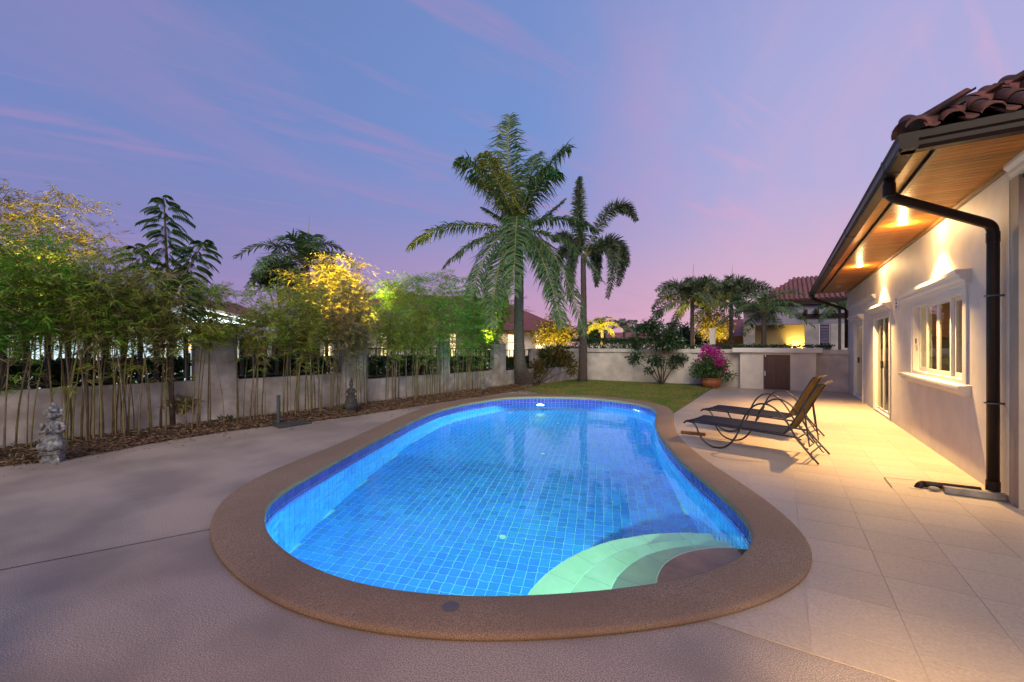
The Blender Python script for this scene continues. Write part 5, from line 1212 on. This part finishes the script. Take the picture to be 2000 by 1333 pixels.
# right neighbour: pavilion with purple clay tiles
rh = thing('neighbour_house', 'pale neighbouring pavilion with mauve clay tile roof above the rear wall', 'house', tuple(atz(1560, 690, 25)))
YR = 25.0
ea, eb = yp(1490, 607, YR), yp(1720, 598, YR); za = 3.68; xl, xr_ = ea.x, 9.5
r0 = yp(1500, 690, YR+.6)
rt0 = at(1545, 566, 28.5)
MB().add([(xl-.3,YR-.3,za),(xr_,YR-.3,za),(xr_,YR+3.4,rt0.z),(rt0.x,YR+3.4,rt0.z),(xl-.3,YR+7,za)], [(0,1,2,3),(0,3,4)]).build('roof', M['roof_far'], rh)
# roof tiles as rows of rounded ridges
mb = MB(); ns = int((xr_-xl)/.2); nr = 11
for i in range(ns):
    for j in range(nr):
        x = xl-.2+.2*i; t_ = j/nr; 
        if x < xl-.3+(rt0.x-xl+.3)*t_+.1: continue
        y0_, y1_ = YR-.3+3.7*t_, YR-.3+3.7*(j+1.1)/nr; z0_, z1_ = za+(rt0.z-za)*t_+.05, za+(rt0.z-za)*(j+1.1)/nr+.02
        V = []
        for yy, zz in ((y0_, z0_), (y1_, z1_)):
            for k in range(5): a = math.pi*k/4; V.append((x-.075*math.cos(a), yy, zz+.05*math.sin(a)))
        mb.add(V, [(k, k+1, 5+k+1, 5+k) for k in range(4)]+[(0, 1, 2, 3, 4)])
stuff(mb.build('roof_tiles', M['roof_far'], rh))
MB().box(xl-.25, xr_, YR-.32, YR-.26, za-.22, za).build('fascia', M['brown_metal'], rh)
for k, (p0, p1) in enumerate(((1452, 1474), (1572, 1600), (1622, 1700))):
    MB().box(yp(p0, 650, YR).x, yp(p1, 650, YR).x, YR, YR+.35, 0, 2.499).build('column', M['render'], rh)
MB().box(yp(1452, 650, YR).x, xr_, YR+.005, YR+.3, 2.50, za-.2).build('beam', M['lav'], rh)
MB().box(yp(1560, 650, YR).x, xr_, YR-.12, YR-.02, za-.88, za-.70).build('timber_beam', M['brown_metal'], rh)
for px in (1573, 1595, 1617): x = yp(px, 640, YR).x; MB().box(x-.07, x+.07, YR-.4, YR-.1, za-.70, za-.5).build('rafter_end', M['brown_metal'], rh)
lv = MB(); x0_, x1_ = yp(1600, 650, YR).x+.03, yp(1622, 650, YR).x-.03
for k in range(12): lv.box(x0_, x1_, YR+.02, YR+.12, .9+k*.14, .98+k*.14)
lv.build('louvre_shutter', M['lav'], rh); MB().box(x0_, x1_, YR+.13, YR+.2, .5, 3.0).build('shutter_back', M['lav'], rh)
MB().box(yp(1470, 650, YR+2).x, yp(1600, 650, YR+2).x, YR+2, YR+2.1, 0, 2.6).build('lit_rear_wall', M['inwall'], rh)
MB().box(yp(1470, 650, YR+2).x, yp(1600, 650, YR+2).x, YR+.3, YR+2, 2.60, 2.66).build('inner_ceiling', M['timber'], rh)
c = Vector((yp(1530, 650, YR+1).x, YR+1.1, 2.35)); light('AREA', 'pavilion_light', c, 5, (1, .74, .30), target=c-Vector((0,0,1)), size=.8)
MB().add([(yp(1395,650,27).x,27,2.0),(yp(1475,650,27).x,27,2.0),(yp(1465,650,30).x,30,3.1),(yp(1415,650,30).x,30,3.1)], [(0,1,2,3)]).build('lower_roof', M['roof_far'], rh)
MB().box(yp(1395,650,27).x, yp(1475,650,27).x, 27.2, 27.3, .0, 1.98).build('pergola_wall', M['timber'], rh)
gp_ = atz(1392, 680, 20.5); tag(MB().box(gp_.x-.12, gp_.x+.12, gp_.y-.12, gp_.y+.12, 0, at(1392,645,20.5).z).box(gp_.x-.15, gp_.x+.15, gp_.y-.15, gp_.y+.15, at(1392,645,20.5).z, at(1392,642,20.5).z).build('gate_pier', M['white'], None), 'square white masonry post behind the rear wall beside the bougainvillea', 'post')
for px, d, w, lab in ((1215, 52, 9, 'low distant house with dull red roof beyond the clipped hedge'), (1330, 46, 5, 'distant reddish roof behind the dark shrub')):
    b = atz(px, 668, d); t = thing('distant_house', lab, 'house', tuple(b)); MB().box(b.x-w/2, b.x+w/2, b.y, b.y+6, 0, 2.0).build('wall', M['white'], t)
    MB().add([(b.x-w/2-.5,b.y-.5,1.95),(b.x+w/2+.5,b.y-.5,1.95),(b.x+w/2+.5,b.y+6.5,1.95),(b.x-w/2-.5,b.y+6.5,1.95),(b.x-w/2+2.4,b.y+3,3.1),(b.x+w/2-2.4,b.y+3,3.1)], [(0,1,5,4),(1,2,5),(2,3,4,5),(3,0,4)]).build('roof', M['roof_far'], t)
# far belt of trees to the horizon
mbp = []; mbd = []
n = 26000; a = RNG.uniform(-1.25, 1.05, n); dd = RNG.uniform(60, 75, n); hh = (2.2+1.6*np.sin(a*23)+1.1*np.sin(a*57+1)+.8*np.sin(a*101+2))
xr_c = np.tan(a*.85)*dd; P = np.c_[xr_c*CT-dd*ST, xr_c*ST+dd*CT, RNG.uniform(0, 1, n)*np.clip(hh, 1.0, 6)]
D = nrm(RNG.normal(size=(n, 3))); tag(stuff(quads_np('distant_wood', leaves(P, D, RNG.uniform(.5, 1.0, n), RNG.uniform(.3, .6, n)), M['leaf_d'])), 'dark belt of distant trees along the horizon', 'trees')
# garden uplights that light palms and bamboo from below
def uplight(px, d, z, tpx, tpy, td, e, label, col=(1, .66, .12), size=70):
    p = atz(px, 700, d, z); t = thing('garden_spotlight', label, 'lamp', tuple(p), 'garden spotlights at the plants')
    MB().tube([p+Vector((0,0,-z if z < .6 else -.3)), p], .012, 6).build('stake', M['black'], t); MB().lathe([(.03, -.02), (.05, .03), (.05, .05)], p, 12).build('lamp_head', M['black'], t)
    MB().lathe([(.04, 0), (.038, .003)], p+Vector((0,0,.052)), 12).build('lens', M['lamp_o'], t)
    light('SPOT', 'garden_beam', p+Vector((0, 0, .08)), e, col, target=at(tpx, tpy, td), spot_size=R(size), spot_blend=.8, shadow_soft_size=.05)
uplight(30, 7.5, 1.5, 50, 400, 9.0, 2300, 'garden spotlight under the tall bamboo at the far left')
uplight(690, 11.1, 1.6, 660, 540, 12.6, 6500, 'garden spotlight under the golden bamboo by the second pier', size=95)
uplight(955, 14.0, 1.3, 955, 560, 14.8, 900, 'garden spotlight left of the coconut palm', size=55)
uplight(1080, 19.6, .4, 1085, 640, 21, 1300, 'garden spotlight under the golden bush behind the corner', size=90)
uplight(1176, 32.4, 1.0, 1176, 630, 34, 2600, 'garden spotlight under the small yellow palm', size=110)
uplight(1372, 22.4, .6, 1352, 600, 22, 1300, 'garden spotlight under the left foxtail palm', size=80)
uplight(1400, 22.6, .6, 1400, 620, 23.4, 1300, 'garden spotlight between the two foxtail palms', size=90)
uplight(1556, 22.2, 1.0, 1558, 650, 23, 320, 'garden spotlight in front of the yellow pavilion bush', size=100)
